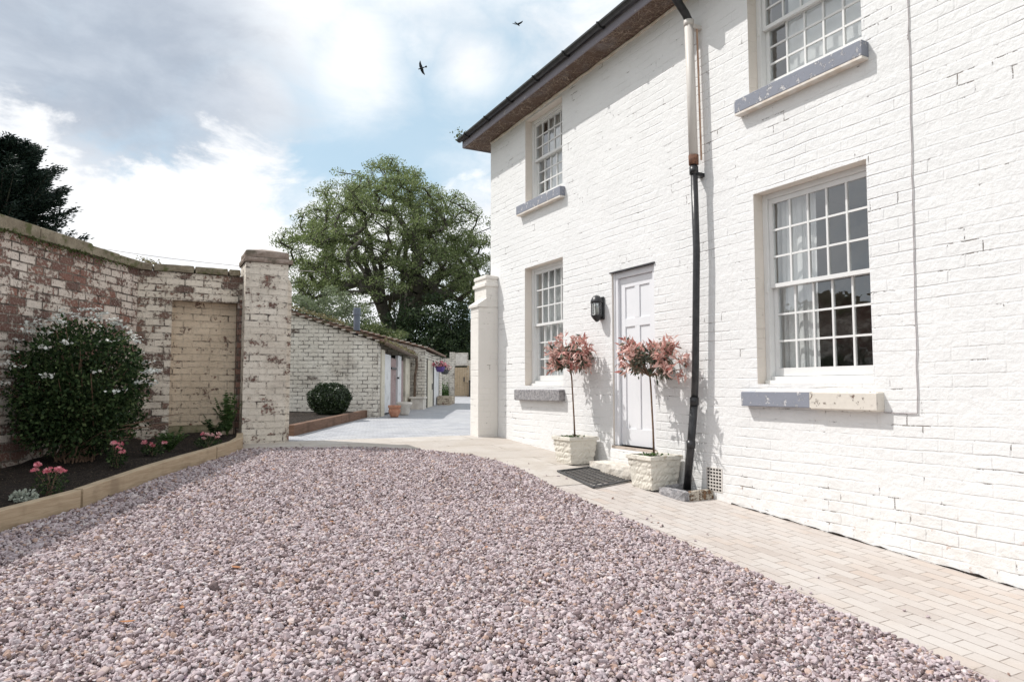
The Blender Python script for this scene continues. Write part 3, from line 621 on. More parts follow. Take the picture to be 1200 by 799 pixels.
def window(key, rows, label=None, sillmats=None, curtain_or_reflection=()):
    y0, y1, z0, z1 = WIN[key]; d = .115
    fr = MB(); X = FX+d
    fr.box(X, X+.10, y1-.055, y1, z0, z1); fr.box(X, X+.10, y0, y0+.055, z0, z1)
    fr.box(X+.004, X+.10, y0+.055, y1-.055, z1-.05, z1)
    f = fr.build('window_frame', M_WOODW, house, bevel=.004)
    a0, a1 = y0+.057, y1-.057; zb = z0+.075; zt = z1-.052; zm = (zb+zt)/2+.01
    s = MB(); s.box(X-.03, X+.13, y0+.012, y1-.012, z0, z0+.035); s.box(X+.005, X+.12, y0+.057, y1-.057, z0+.035, z0+.07)
    s.build('wooden_sill', M_WOODW, f, bevel=.004)
    def sash(name, xa, zl, zh, bot, top):
        m = MB(); st = .042; m.box(xa, xa+.038, a0, a0+st, zl, zh); m.box(xa, xa+.038, a1-st, a1, zl, zh)
        m.box(xa+.001, xa+.037, a0+st, a1-st, zl, zl+bot); m.box(xa+.001, xa+.037, a0+st, a1-st, zh-top, zh)
        g0, g1 = a0+st, a1-st; h0, h1 = zl+bot, zh-top; nc = 5
        for k in range(1, nc): c = g0+(g1-g0)*k/nc; m.box(xa+.006, xa+.032, c-.009, c+.009, h0, h1)
        for k in range(1, rows): c = h0+(h1-h0)*k/rows; m.box(xa+.008, xa+.030, g0, g1, c-.009, c+.009)
        o = m.build(name, M_WOODW, f)
        p = MB(); 
        for i in range(nc):
            for j in range(rows):
                u0, u1 = g0+(g1-g0)*i/nc, g0+(g1-g0)*(i+1)/nc; v0, v1 = h0+(h1-h0)*j/rows, h0+(h1-h0)*(j+1)/rows
                ty = random.uniform(-.0012, .0012); tz = random.uniform(-.0012, .0012)
                p.add([(xa+.019+ty+tz, u0, v0), (xa+.019+ty-tz, u0, v1), (xa+.019-ty-tz, u1, v1), (xa+.019-ty+tz, u1, v0)], [(0, 1, 2, 3)])
        p.build('pane', glass(), f)
    sash('upper_sash', X+.022, zm-.018, zt, .036, .045)
    sash('lower_sash', X+.064, zb, zm+.018, .075, .036)
    # sash cord lug
    c = MB(); c.box(X-.008, X+.02, y1-.05, y1-.02, zm-.06, zm+.03); c.build('sash_horn', M_WOODW, f, bevel=.004)
    for (ca, cb, amp) in curtain_or_reflection:
        k = MB(); n_ = 60; vs = []
        for i in range(n_):
            q = i/(n_-1); yv = y1-.03-(ca+(cb-ca)*q)*(y1-y0-.06); xv = X+.155+amp*math.sin(q*(cb-ca)*42)+amp*.5*math.sin(q*19+1)
            vs += [(xv, yv, z0+.02), (xv+.012*math.sin(q*23), yv, (z0+z1)/2), (xv, yv, z1)]
        k.add(vs, [(3*i+j, 3*i+3+j, 3*i+4+j, 3*i+1+j) for i in range(n_-1) for j in (0, 1)]); k.build('curtain_or_reflection', M_CURT, f, smooth=True)
    return f
window('LR', 3, curtain_or_reflection=((.0, .27, .018), (.22, .40, .004)))
window('LL', 3, curtain_or_reflection=((.0, .9, .02),))
window('UR', 3, curtain_or_reflection=((.20, 1.0, .002),))  # UR: flat pale sheet stands in for cloud reflected in the panes
window('UL', 3, curtain_or_reflection=((.25, .9, .02),))
def sill(y0, y1, z0, z1, proj, kind):
    m = MB(); x0 = FX-proj
    if kind == 'grey':
        m.box(x0, FX+.10, y0, y1, z0+.012, z1, bev=.006); o = m.build('sill', M_SILLG, house)
        w = MB(); w.box(x0+.002, FX+.05, y0+.004, y1-.004, z0-.008, z0+.0125); w.build('sill_underside', M_SILLW, o)
    elif kind == 'rough':
        m.box(x0, FX+.10, y0, y1, z0, z1, bev=.012, jit=.004); o = m.build('sill', M_SILLR, house)
    else:
        ym = y1-.77; m.box(x0, FX+.10, ym, y1, z0+.01, z1, bev=.006); o = m.build('sill', M_SILLG, house)
        w = MB(); w.box(x0-.004, FX+.10, y0, ym-.001, z0-.004, z1+.003, bev=.012, jit=.003); c_ = w.build('repaired_sill_end', M_SILLC, o); c_['label'] = 'cream painted repair at the near end of the sill'
sill(3.475, 4.87, 1.315, 1.46, .085, 'split'); sill(8.13, 9.44, 1.315, 1.475, .09, 'rough')
sill(3.505, 4.875, 4.14, 4.285, .085, 'grey'); sill(8.10, 9.385, 4.14, 4.285, .085, 'grey')
# wooden sill packs between stone sill and window
for k in ('LR', 'LL', 'UR', 'UL'):
    y0, y1, z0, z1 = WIN[k]; m = MB(); m.add([(FX-.035, y0, z0-.072), (FX-.035, y1, z0-.072), (FX+.12, y1, z0+.004), (FX+.12, y0, z0+.004), (FX+.12, y0, z0-.075), (FX+.12, y1, z0-.075)], [(0, 3, 2, 1), (0, 4, 3), (1, 2, 5), (0, 1, 5, 4)]); m.build('sill_flashing', M_SILLW, house)

# door
y0, y1, z0, z1 = DOOR
m = MB(); X = FX+.035; m.box(X, X+.11, y1-.075, y1, z0, z1); m.box(X, X+.11, y0, y0+.075, z0, z1); m.box(X+.003, X+.11, y0+.075, y1-.075, z1-.075, z1)
m.box(X-.012, X, y1-.028, y1, z0, z1); m.box(X-.012, X, y0, y0+.028, z0, z1)
df = m.build('door_frame', M_DOOR, house, bevel=.004)
dl = MB(); a, b = y0+.078, y1-.078; X2 = FX+.085; H_ = z1-.078; zb = z0+.012
dl.box(X2, X2+.02, a, b, zb, H_)       # panel ground
W_ = b-a; st = .095; xs = X2-.014
def rail(ya, yb, za, zc): dl.box(xs, X2+.0, ya, yb, za, zc)
rail(a, a+st, zb, H_); rail(b-st, b, zb, H_); rail(a+st, b-st, zb, zb+.20); rail(a+st, b-st, H_-.12, H_)
rail(a+st, b-st, H_-.60, H_-.50)
cm_ = (a+b)/2; rail(cm_-.045, cm_+.045, zb+.20, H_-.60); rail(cm_-.045, cm_+.045, H_-.50, H_-.12)
dd = dl.build('door', M_DOOR, df, bevel=.003)
m = MB(); m.box(FX-.012, X+.1, y0-.02, y1+.02, z0-.035, z0, bev=.004); m.build('door_threshold', mat('stained_threshold', rough=.8, fn=woodfn((.40, .33, .27), (.55, .48, .42))), house)
m = MB(); m.add([(FX-.02, y0-.02, z1+.012), (FX-.02, y1+.03, z1+.010), (FX+.04, y1+.03, z1+.018), (FX+.04, y0-.02, z1+.020), (FX-.02, y0-.02, z1-.002), (FX-.02, y1+.03, z1-.002), (FX+.04, y1+.03, z1-.0015), (FX+.04, y0-.02, z1-.0015)], [(0, 1, 2, 3)[::-1], (4, 5, 1, 0), (7, 6, 5, 4), (5, 6, 2, 1), (4, 0, 3, 7)]); m.build('drip_strip', mat('dark_lead', rough=.6, fn=mottle((.05, .05, .055), (.10, .10, .11), 12)), house)
# painted plinth block under the door
m = MB(); m.box(FX-.05, FX+.03, 6.12, 7.03, G(6.5)-.05, z0-.036, bev=.01, jit=.004); m.build('door_plinth', M_WHITE, house)
mb_ = MB(); rj = random.Random(77); ysj = np.linspace(-2, 5.1, 120)
mb_.tube([(FX-.003+rj.uniform(-.003, .003), y, G(y)+.004+rj.uniform(-.002, .004)) for y in ysj], [max(.0005, rj.gauss(.0035, .0045)) for _ in ysj], 5); mb_.build('base_joint', M_SOIL, house)
# air brick
m = MB(); ya, yb, za, zb_ = 5.215, 5.435, .46, .70
m.box(FX-.004, FX+.02, ya, yb, za, zb_); vent = m.build('air_brick', M_PIPEW, house)
m = MB()
for i in range(5):
    for j in range(7): yc = ya+.03+.04*i; zc = za+.022+.033*j; m.box(FX-.0065, FX-.003, yc-.012, yc+.012, zc-.008, zc+.008)
m.build('vent_slot', M_CAVITY, vent)
# downpipe: white upper length with rust collar, black lower length leaning in
dp = empty('downpipe', (4.98, 5.6, G(5.6)), 'cast iron downpipe, white above and black below, right of the front door', 'downpipe')
m = MB(); m.tube([(4.985, 5.455, 5.33), (4.985, 5.435, 4.6), (4.985, 5.42, 3.86)], .047, 14); m.build('upper_pipe', M_PIPEW, dp, smooth=True)
m = MB(); m.tube([(4.985, 5.455, 5.36), (4.985, 5.455, 5.30)], [.056, .052], 14); m.build('pipe_collar', M_PIPEW, dp, smooth=True)
m = MB(); m.tube([(OX-.068, 5.44, SZ(5.5)+.09), (OX-.068, 5.44, SZ(5.5)-.02), (OX-.02, 5.445, SZ(5.5)-.12), (4.94, 5.45, 5.42), (4.985, 5.455, 5.36), (4.985, 5.455, 5.32)], .042, 14); m.build('swan_neck', M_BLACK, dp, smooth=True)
m = MB(); m.tube([(4.985, 5.420, 3.90), (4.985, 5.418, 3.80)], [.052, .050], 14); m.build('rusty_joint', M_RUST, dp, smooth=True)
m = MB(); m.tube([(4.985, 5.418, 3.81), (4.985, 5.400, 2.9), (4.985, 5.445, 1.7), (4.985, 5.470, 1.36)], .036, 14); m.build('lower_pipe', M_BLACK, dp, smooth=True)
m = MB(); m.tube([(4.985, 5.470, 1.37), (4.983, 5.53, .92), (4.975, 5.59, .46)], .040, 14); m.build('foot_pipe', M_BLACK, dp, smooth=True)
for z, (x, y) in ((3.74, (4.985, 5.418)), (1.36, (4.985, 5.470)), (.92, (4.983, 5.53))):
    m = MB(); m.tube([(x, y, z+.04), (x, y, z-.04)], .046, 14); m.build('pipe_collar', M_BLACK, dp, smooth=True)
for z in (5.28, 3.7):
    m = MB(); m.box(5.0, FX+.01, 5.385, 5.455, z-.02, z+.02); m.build('pipe_bracket', M_PIPEW if z > 5 else M_BLACK, dp)
# thin copper overflow beside it
m = MB(); m.tube([(5.05, 5.405, 5.28), (5.05, 5.375, 3.85)], .010, 6); m.build('copper_pipe', mat('copper', rough=.5, fn=mottle((.42, .25, .17), (.55, .38, .28), 9)), dp)
# thin cable on the facade
m = MB(); rr = random.Random(8)
pts = [(FX-.008, 3.155+rr.uniform(-.004, .004)+.055*(4.9-z)/3.6, z) for z in np.linspace(5.62, 1.34, 40)]
pts += [(FX-.008, 3.212, 1.305), (FX-.008, 3.26, 1.302), (FX-.008, 3.40, 1.304), (FX-.008, 3.48, 1.305)]
tag(m.add([], []).tube(pts, .0042, 6).build('wall_cable', M_CABLE, smooth=True), 'thin pale cable running down the white wall beside the large window', 'cable')

# gutter weed
rg = np.random.default_rng(2); P = rg.normal(size=(60, 3))*[.05, .07, .05]+[OX-.09, EY-.03, SZ(10.5)+.2]
tag(leaves('gutter_weed', P, .05, L_BRIGHT, up=.1, org=(OX-.068, EY-.03, SZ(10.5)+.12)), 'small weed sprouting from the far end of the black gutter', 'weed', kind='stuff')

# lantern
ln = empty('wall_lantern', (FX, 7.235, 2.33), 'black half round wall lantern with clear glass left of the door', 'wall lantern')
cx, cy = FX-.085, 7.235
m = MB(); m.box(FX-.028, FX-.001, cy-.055, cy+.055, 2.35, 2.64, bev=.01); m.build('backplate', M_BLACK, ln)
m = MB(); m.lathe((cx, cy, 2.56), [(.0, .10), (.035, .088), (.062, .06), (.078, .02), (.080, .0), (.070, -.006), (.0, -.006)], 24); m.build('cap', M_BLACK, ln, smooth=True)
m = MB(); m.lathe((cx, cy, 2.40), [(.066, .155), (.066, .02), (.060, .0)], 24); m.build('glass_shade', glass('lantern_glass', .0004), ln, smooth=True)
m = MB(); m.lathe((cx, cy, 2.33), [(.0, -.012), (.018, -.004), (.045, .025), (.070, .058), (.074, .075), (.0, .078)], 24); m.build('bowl', M_BLACK, ln, smooth=True)
m = MB()
for k in range(5): a = math.pi/2+math.pi*k/4; m.tube([(cx+.071*math.cos(a), cy+.071*math.sin(a), 2.40), (cx+.071*math.cos(a), cy+.071*math.sin(a), 2.56)], .004, 5)
m.build('cage_bar', M_BLACK, ln)
m = MB(); m.lathe((cx, cy, 2.41), [(.0, 0), (.018, .0), (.022, .05), (.028, .09), (.016, .12), (0, .125)], 12); m.build('bulb', mat('frosted_bulb', (.7, .7, .68), .4, fn=mottle((.66, .66, .64), (.72, .72, .70), 5)), ln, smooth=True)

# step, mat, drain kerb
m = MB()
def slab(mb, x0, x1, y0, y1, z0, z1, seed=1, nxy=10, jit=.007, mi=0):
    """roughly dressed stone block"""
    r = random.Random(seed); vs = []; idx = {}; n_ = nxy
    def P(i, j, k):
        key = (i, j, k)
        if key not in idx:
            x = x0+(x1-x0)*i/n_; y = y0+(y1-y0)*j/n_; z = z0+(z1-z0)*k/3
            e = sum(q in (0, n_) for q in (i, j))+(k in (0, 3)); sh = .010 if e >= 2 else 0
            x += (-(i == n_)+(i == 0))*sh; y += (-(j == n_)+(j == 0))*sh; z -= (k == 3)*sh*.8
            idx[key] = len(vs); vs.append((x+r.uniform(-jit, jit), y+r.uniform(-jit, jit), z+r.uniform(-jit, jit)*.5))
        return idx[key]
    fs = []
    for i in range(n_):
        for j in range(n_): fs += [(P(i, j, 3), P(i+1, j, 3), P(i+1, j+1, 3), P(i, j+1, 3))]
    for k in range(3):
        for i in range(n_):
            fs += [(P(i, 0, k), P(i+1, 0, k), P(i+1, 0, k+1), P(i, 0, k+1)), (P(i+1, n_, k), P(i, n_, k), P(i, n_, k+1), P(i+1, n_, k+1)),
                   (P(0, i+1, k), P(0, i, k), P(0, i, k+1), P(0, i+1, k+1)), (P(n_, i, k), P(n_, i+1, k), P(n_, i+1, k+1), P(n_, i, k+1))]
    mb.add(vs, fs, mi)
slab(m, 4.80, 5.045, 6.20, 7.13, G(6.7)-.03, G(6.7)+.125, 4, 12, .008)
tag(m.build('door_step', M_STONE), 'low worn stone step below the front door between the planters', 'step')
# honeycomb rubber mat
mz = G(6.7)+.012
def matpt(u, v):   # plan of the mat, v away from the wall
    a = np.array([4.865, 6.33])*(1-u)+np.array([4.80, 7.12])*u; b = np.array([4.19, 6.12])*(1-u)+np.array([4.30, 7.02])*u
    q = a*(1-v)+b*v; return (q[0], q[1], G(q[1])+.008)
mt = empty('door_mat', (4.55, 6.7, G(6.7)), 'black open weave rubber mat on the paving before the step', 'door mat')
m = MB()
for (a_, b_) in (((0, 0), (1, 0)), ((1, 0), (1, 1)), ((1, 1), (0, 1)), ((0, 1), (0, 0))):
    p, q = matpt(*a_), matpt(*b_); p = np.array(p); q = np.array(q); d = (q-p)/np.linalg.norm(q-p); nr = np.array([-d[1], d[0], 0])*.012
    m.add([p-nr, q-nr, q+nr, p+nr, p-nr+[0, 0, .016], q-nr+[0, 0, .016], q+nr+[0, 0, .016], p+nr+[0, 0, .016]], [(4, 5, 6, 7), (0, 1, 5, 4), (1, 2, 6, 5), (2, 3, 7, 6), (3, 0, 4, 7)])
m.build('rim', M_RUBBER, mt)
m = MB()
def seg(p, q, w=.0045, h=.006):
    p = np.array(p); q = np.array(q); d = (q-p)/(np.linalg.norm(q-p)+1e-9); nr = np.array([-d[1], d[0], 0])*w
    m.add([p-nr, q-nr, q+nr, p+nr, p-nr+[0, 0, h], q-nr+[0, 0, h], q+nr+[0, 0, h], p+nr+[0, 0, h]], [(4, 5, 6, 7), (0, 1, 5, 4), (2, 3, 7, 6)])
for i in range(1, 15): seg(matpt(i/15, .01), matpt(i/15, .99), .0065)
for i in range(1, 6): seg(matpt(.01, i/6), matpt(.99, i/6), .005, .005)
m.build('lattice', M_RUBBER, mt)
# drain surround under the pipe
dk = empty('drain_surround', (4.95, 5.55, G(5.5)), 'low rough stone kerb round the drain at the foot of the black downpipe', 'drain surround')
m = MB(); slab(m, 4.70, 4.78, 5.33, 5.72, G(5.5)-.04, G(5.5)+.085, 7, 8, .005); m.build('kerb_stone', M_SILLR, dk)
m = MB(); slab(m, 4.78, 5.10, 5.33, 5.41, G(5.4)-.04, G(5.4)+.085, 8, 8, .006); kk = m.build('kerb_stone', mat('stained_kerb', rough=.9, fn=worn((.50, .45, .38), (.20, .12, .07), .52, 18, .008)), dk)
m = MB(); slab(m, 4.78, 5.10, 5.66, 5.72, G(5.7)-.04, G(5.7)+.085, 9, 6, .005); m.build('kerb_stone', M_SILLR, dk)
m = MB(); m.box(4.77, 5.095, 5.40, 5.67, G(5.5)+.006, G(5.5)+.014); m.build('drain_grate', M_CAVITY, dk)

# ------------------------------------------------------------------ planters with standard photinias
def planter(x0, x1, y0, y1, zr, label, seed, ch, cr, tall, lean=(0, 0)):
    zb = G((y0+y1)/2)+.004; cx_, cy_ = (x0+x1)/2, (y0+y1)/2
    e = empty('potted_photinia', (cx_, cy_, zb), label, 'potted tree', 'standard photinias in white stone pots beside the door')
    r = random.Random(seed); m = MB(); n_ = 14; rows_ = 12; vs = []
    def ring(sc_, z, jit):
        out = []
        for s_ in range(4):
            for i in range(n_):
                q = i/n_*2-1; x, y = ((q, -1), (1, q), (-q, 1), (-1, -q))[s_]
                px, py = cx_+x*(x1-x0)/2*sc_, cy_+y*(y1-y0)/2*sc_
                out.append((px+r.uniform(-jit, jit), py+r.uniform(-jit, jit), z+r.uniform(-jit, jit)*.5))
        return out
    H2 = zr-zb; prof = []
    for k in range(rows_+1):
        f = k/rows_; z = zb+(H2-.05)*f; course = (k % 3 == 0); prof.append(ring(.77+.16*f-(.022 if course else 0), z, .0045))
    prof += [ring(.93, zr-.048, .003), ring(1.0, zr-.042, .003), ring(1.0, zr-.006, .003), ring(.985, zr, .003), ring(.86, zr-.001, .003), ring(.84, zr-.045, .003)]
    vs = [p for rg_ in prof for p in rg_]; nn_ = 4*n_
    fs = [(k*nn_+i, k*nn_+(i+1) % nn_, (k+1)*nn_+(i+1) % nn_, (k+1)*nn_+i) for k in range(len(prof)-1) for i in range(nn_)]
    m.add(vs, fs); m.build('stone_pot', M_PLANTER, e)
    m = MB(); vs = ring(.85, zr-.03, .004)+[(cx_, cy_, zr-.015)]; m.add(vs, [(i, (i+1) % nn_, nn_) for i in range(nn_)]); m.build('potting_soil', M_SOIL, e, smooth=True)
    rn = np.random.default_rng(seed); P = rn.normal(size=(50, 3))*[.07, .07, .012]+[cx_-.05, cy_, zr-.005]; leaves('pot_weeds', P, .04, L_FERN, e, rng=rn)['kind'] = 'stuff'
    C0 = np.array([cx_+lean[0], cy_+lean[1], ch]); m = MB()
    m.tube([(cx_, cy_, zr-.04), (cx_+lean[0]*.3+.006, cy_+lean[1]*.3, zr+.25), (cx_+lean[0]*.6-.004, cy_+lean[1]*.6, ch-tall*.8), C0-[0, 0, tall*.3]], [.012, .010, .0095, .008], 8)
    tips = []
    for k in range(40):
        th = rn.uniform(0, 2*math.pi); ph = rn.uniform(-.42, 1.0); u = np.array([math.cos(th)*math.cos(ph), math.sin(th)*math.cos(ph), math.sin(ph)])
        tip = C0+u*[cr, cr, tall]*rn.uniform(.62, 1.08); mid = C0*.5+tip*.5+[0, 0, -.03]
        m.tube([C0-[0, 0, tall*.42], mid, tip], [.005, .0035, .002], 4, cap=False); tips.append((tip, u)); tips.append((mid, u))
    m.build('stem', M_BARKT, e, smooth=True)
    Cr, Dr, Cg, Dg = [], [], [], []
    for i, (tp, u) in enumerate(tips):
        outer = i % 2 == 0; nl = 20 if outer else 19
        for k in range(nl):
            a = rn.normal(size=3); a -= u*(a@u); a /= np.linalg.norm(a); d = u*.65+a*.9+np.array([0, 0, .15]); d /= np.linalg.norm(d); c = tp+d*.045+rn.normal(size=3)*.026
            if outer and rn.random() < .80: Cr.append(c); Dr.append(d)
            else: Cg.append(c); Dg.append(d-np.array([0, 0, .5]))
    leaves('red_foliage', Cr, .088, L_RED, e, dirs=Dr, jit=.35, aspect=.30, rng=rn, fold=.06); leaves('green_foliage', Cg, .078, L_GRN, e, dirs=Dg, jit=.2, aspect=.38, rng=rn, fold=.06)
planter(4.63, 5.06, 7.28, 7.71, .892, 'smaller photinia in a white pot under the far window, left of the door', 5, 1.86, .28, .31, (-.03, .05))
planter(4.63, 5.06, 5.74, 6.16, .79, 'wider pink leaved photinia in a white pot between the step and the downpipe', 9, 1.74, .39, .29, (-.02, .03))

# ------------------------------------------------------------------ gate pillars
pp = empty('gate_pillar', (1.54, 10.5, G(10.4)), 'tall square brick gate pillar with flaking cream paint at the end of the garden wall', 'gate pillar')
m = MB(); m.box(1.225, 1.80, 10.30, 10.88, .55, 3.26); m.build('shaft', M_PIER, pp)
m = MB(); m.box(1.80, 1.875, 10.42, 10.80, .55, 2.98); m.add([(1.80, 10.42, 2.98), (1.875, 10.42, 2.98), (1.875, 10.80, 2.98), (1.80, 10.80, 2.98), (1.802, 10.42, 3.12), (1.802, 10.80, 3.12)], [(0, 1, 4), (1, 2, 5, 4), (2, 3, 5)]); m.build('gate_rebate', M_PIER, pp)
m = MB(); slab(m, 1.195, 1.865, 10.265, 10.92, 3.261, 3.335, 12, 8, .006); m.build('cap_band', M_CAPS, pp)
m = MB(); slab(m, 1.215, 1.815, 10.29, 10.89, 3.336, 3.43, 13, 8, .006); cx_, cy_ = 1.515, 10.59
m.add([(1.235, 10.31, 3.428), (1.795, 10.31, 3.428), (1.795, 10.87, 3.428), (1.235, 10.87, 3.428), (cx_-.06, cy_-.06, 3.49), (cx_+.06, cy_-.06, 3.49), (cx_+.06, cy_+.06, 3.49), (cx_-.06, cy_+.06, 3.49)], [(0, 1, 5, 4), (1, 2, 6, 5), (2, 3, 7, 6), (3, 0, 4, 7), (4, 5, 6, 7)]); m.build('cap_stone', M_CAPS, pp)
pr_ = empty('gate_pier', (4.92, 10.33, G(10.3)), 'white painted brick gate pier attached to the house corner', 'gate pier')
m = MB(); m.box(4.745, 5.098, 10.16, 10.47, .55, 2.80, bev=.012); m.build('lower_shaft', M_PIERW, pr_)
m = MB(); m.add([(4.72, 10.14, 2.80), (4.885, 10.14, 2.80), (4.885, 10.50, 2.80), (4.72, 10.50, 2.80), (4.72, 10.14, 2.84), (4.885, 10.14, 2.95), (4.885, 10.50, 2.95), (4.72, 10.50, 2.84)], [(0, 1, 5, 4), (4, 5, 6, 7), (3, 0, 4, 7), (2, 3, 7, 6), (3, 2, 1, 0)]); m.build('shoulder', M_PIERW, pr_)
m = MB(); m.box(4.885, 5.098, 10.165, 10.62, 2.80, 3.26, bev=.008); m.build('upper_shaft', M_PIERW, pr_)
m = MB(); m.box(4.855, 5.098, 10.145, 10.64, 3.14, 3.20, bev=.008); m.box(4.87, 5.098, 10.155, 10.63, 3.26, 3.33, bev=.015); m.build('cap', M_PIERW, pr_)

# ------------------------------------------------------------------ garden walls
nw = empty('garden_wall', (.5, 10.8, G(10.6)), 'cream brick wall with a blind recess behind the flower bed', 'wall')
m = MB(); a0, a1 = .325, 1.165; zt, zn = 3.085, 2.70
m.box(-.5, a0, 10.60, 10.88, .5, zt); m.box(a1, 1.224, 10.602, 10.88, .5, zt); m.box(a0, a1, 10.60, 10.88, zn, zt)
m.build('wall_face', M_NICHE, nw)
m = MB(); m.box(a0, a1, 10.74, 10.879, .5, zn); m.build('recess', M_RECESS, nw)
m = MB(); m.add([(a1-.002, 10.605, .5), (a1-.002, 10.605, zn), (a1-.002, 10.739, zn), (a1-.002, 10.739, .5)], [(0, 1, 2, 3)]); m.add([(a1+.001, 10.599, .5), (1.222, 10.599, .5), (1.222, 10.599, zn+.05), (a1+.001, 10.599, zn+.05)], [(0, 1, 2, 3)]); m.build('bare_brick_jamb', M_REDB, nw)
m = MB(); slab(m, .33, .95, 10.70, 10.742, .80, .98, 21, 6, .008); m.build('footing_stone', mat('mossy_footing', rough=.95, fn=stone((.24, .21, .13), (.34, .30, .20), (.13, .15, .06), 6)), nw)
k = 0; x = -.36
while x < 1.19:
    w_ = min(random.uniform(.42, .6), 1.20-x); m = MB(); slab(m, x+.004, x+w_-.004, 10.55, 10.93, zt, zt+.105-.004*k, 30+k, 6, .006); m.build('coping_stone', M_COPE, nw); x += w_; k += 1
lw = empty('garden_wall', (*wl(3), G(8)), 'long weathered red brick wall with peeling whitewash along the left', 'wall', rz=math.atan2(DL[1], DL[0]))
LZ = math.atan2(DL[1], DL[0])
m = MB(LZ); m.obox(wl(0)-NL*.28, DL, NL, 8.5, .28, .0, 3.09); m.build('wall_face', M_LEFT, lw, rz=LZ)
s_ = -.05; k = 0; rr = random.Random(4)
while s_ < 8.4:
    w_ = rr.uniform(.5, .72) if s_ < .85 else rr.uniform(.75, .98); up = 3.09 if s_ < .85 else 3.135
    m = MB(LZ)
    th = .10 if s_ < .85 else .085
    P0 = wl(s_+.004)-NL*.33; c = [P0, P0+DL*(w_-.008), P0+DL*(w_-.008)+NL*.385, P0+NL*.385]; j = lambda: rr.uniform(-.005, .005)
    za, zb2 = up-.002-(.05 if s_ >= .85 else 0), up+th+rr.uniform(-.004, .006)
    m.add([(p[0], p[1], za) for p in c]+[(p[0]+j(), p[1]+j(), zb2-.014+j()) for p in c]+[(p[0]*.97+c[0][0]*.015+c[2][0]*.015, p[1]*.97+c[0][1]*.015+c[2][1]*.015, zb2) for p in c],
          [(0, 4, 5, 1), (1, 5, 6, 2), (2, 6, 7, 3), (3, 7, 4, 0), (4, 8, 9, 5), (5, 9, 10, 6), (6, 10, 11, 7), (7, 11, 8, 4), (8, 11, 10, 9), (0, 1, 2, 3)])
    m.build('coping_stone', M_COPE, lw, rz=LZ); s_ += w_; k += 1
# moss and small weeds hanging under the coping
rn = np.random.default_rng(8); P = []
for _ in range(420):
    s1 = rn.choice([rn.normal(1.5, .35), rn.normal(2.6, .4), rn.uniform(.2, 3.5)]); b = wl(s1)+NL*(.055+rn.uniform(0, .03)); P.append((b[0], b[1], 3.085-abs(rn.normal(0, .035))))
tag(leaves('wall_moss', P, .035, leafmat('moss_green', [(0, (.05, .07, .02)), (1, (.12, .15, .05))], .2), rng=rn), 'trailing moss and tiny weeds hanging under the coping of the left wall', 'moss', kind='stuff')
exec_late = True

# ------------------------------------------------------------------ plants
def clump(rn, c, rad, n, shell=.0):
    u = rn.normal(size=(n, 3)); u /= np.linalg.norm(u, axis=1)[:, None]; rr_ = rn.uniform(shell, 1, n)[:, None]**(1/3. if shell == 0 else .7); return np.asarray(c)+u*rr_*rad, u
def big_shrub():
    rn = np.random.default_rng(21); cx_, cy_ = -.60, 8.70; zb = soil_z(cx_, cy_)
    e = empty('flowering_shrub', (cx_, cy_, zb), 'large dark green shrub with flat white blossom against the left wall', 'shrub')
    m = MB(); C, D, Fw = [], [], []
    for k in range(64):
        th = rn.uniform(0, 6.28); ph = abs(rn.normal(0, 1))*.55; u = np.array([math.cos(th)*math.sin(ph)*1.0, math.sin(th)*math.sin(ph), math.cos(ph)])
        ln_ = rn.uniform(.9, 1.45); tip = np.array([cx_, cy_, zb])+u*ln_*[.82, .82, 1.02]; tip[2] = max(tip[2], zb+.35)
        base = np.array([cx_+rn.normal(0, .10), cy_+rn.normal(0, .10), zb-.02]); mid = base*.45+tip*.55+np.array([0, 0, .12]); m.tube([base, mid, tip], [.008, .006, .003], 4, cap=False)
        for q in range(10):
            f = rn.uniform(.35, 1.03); p = (base*(1-f)**2+2*mid*f*(1-f)+tip*f*f); p += rn.normal(size=3)*.10
            c_, u_ = clump(rn, p, [.10, .10, .08], 20); C.append(c_); D.append(u_)
    m.build('stem', M_BARKT, e)
    c_, u_ = clump(rn, [cx_+.03, cy_, zb+.80], [.66, .66, .68], 9000, .55); keep = (rn.random(9000) < .75); C.append(c_[keep]); D.append(u_[keep])
    c_, u_ = clump(rn, [cx_, cy_, zb+.42], [.62, .62, .44], 6500, .3); C.append(c_); D.append(u_)
    C = np.vstack(C); D = np.vstack(D); ok = (C[:, 2] > zb+.04)
    # uneven outline
    nz = np.sin(C[:, 0]*9+C[:, 2]*7)*np.sin(C[:, 1]*8-C[:, 2]*6); rr_ = np.linalg.norm((C-[cx_, cy_, zb+.78])/[.72, .72, .80], axis=1); ok &= rr_ < 1.03+.14*nz
    # keep off the wall
    dw = (C[:, 0]-CORN[0])*NL[0]+(C[:, 1]-CORN[1])*NL[1]; ok &= dw > .03; C = C[ok]; D = D[ok]
    leaves('foliage', C, .044, L_SHRUB, e, dirs=D, jit=.6, aspect=.6, rng=rn)
    F, FD = [], []
    for k in range(95):
        th = rn.uniform(0, 6.28); ph = .15+1.55*rn.random()**.9; u = np.array([math.cos(th)*math.sin(ph), math.sin(th)*math.sin(ph), math.cos(ph)])
        p = np.array([cx_, cy_, zb+.80])+u*[.72, .72, .78]*rn.uniform(.93, 1.03); nfl = rn.integers(9, 28)
        F.append(p+rn.normal(size=(nfl, 3))*[.034, .034, .010]); 
    F = np.vstack(F); F = F[((F[:, 0]-CORN[0])*NL[0]+(F[:, 1]-CORN[1])*NL[1]) > .03]
    leaves('blossom', F, .032, L_WHITE, e, up=2., aspect=.9, rng=rn)
big_shrub()
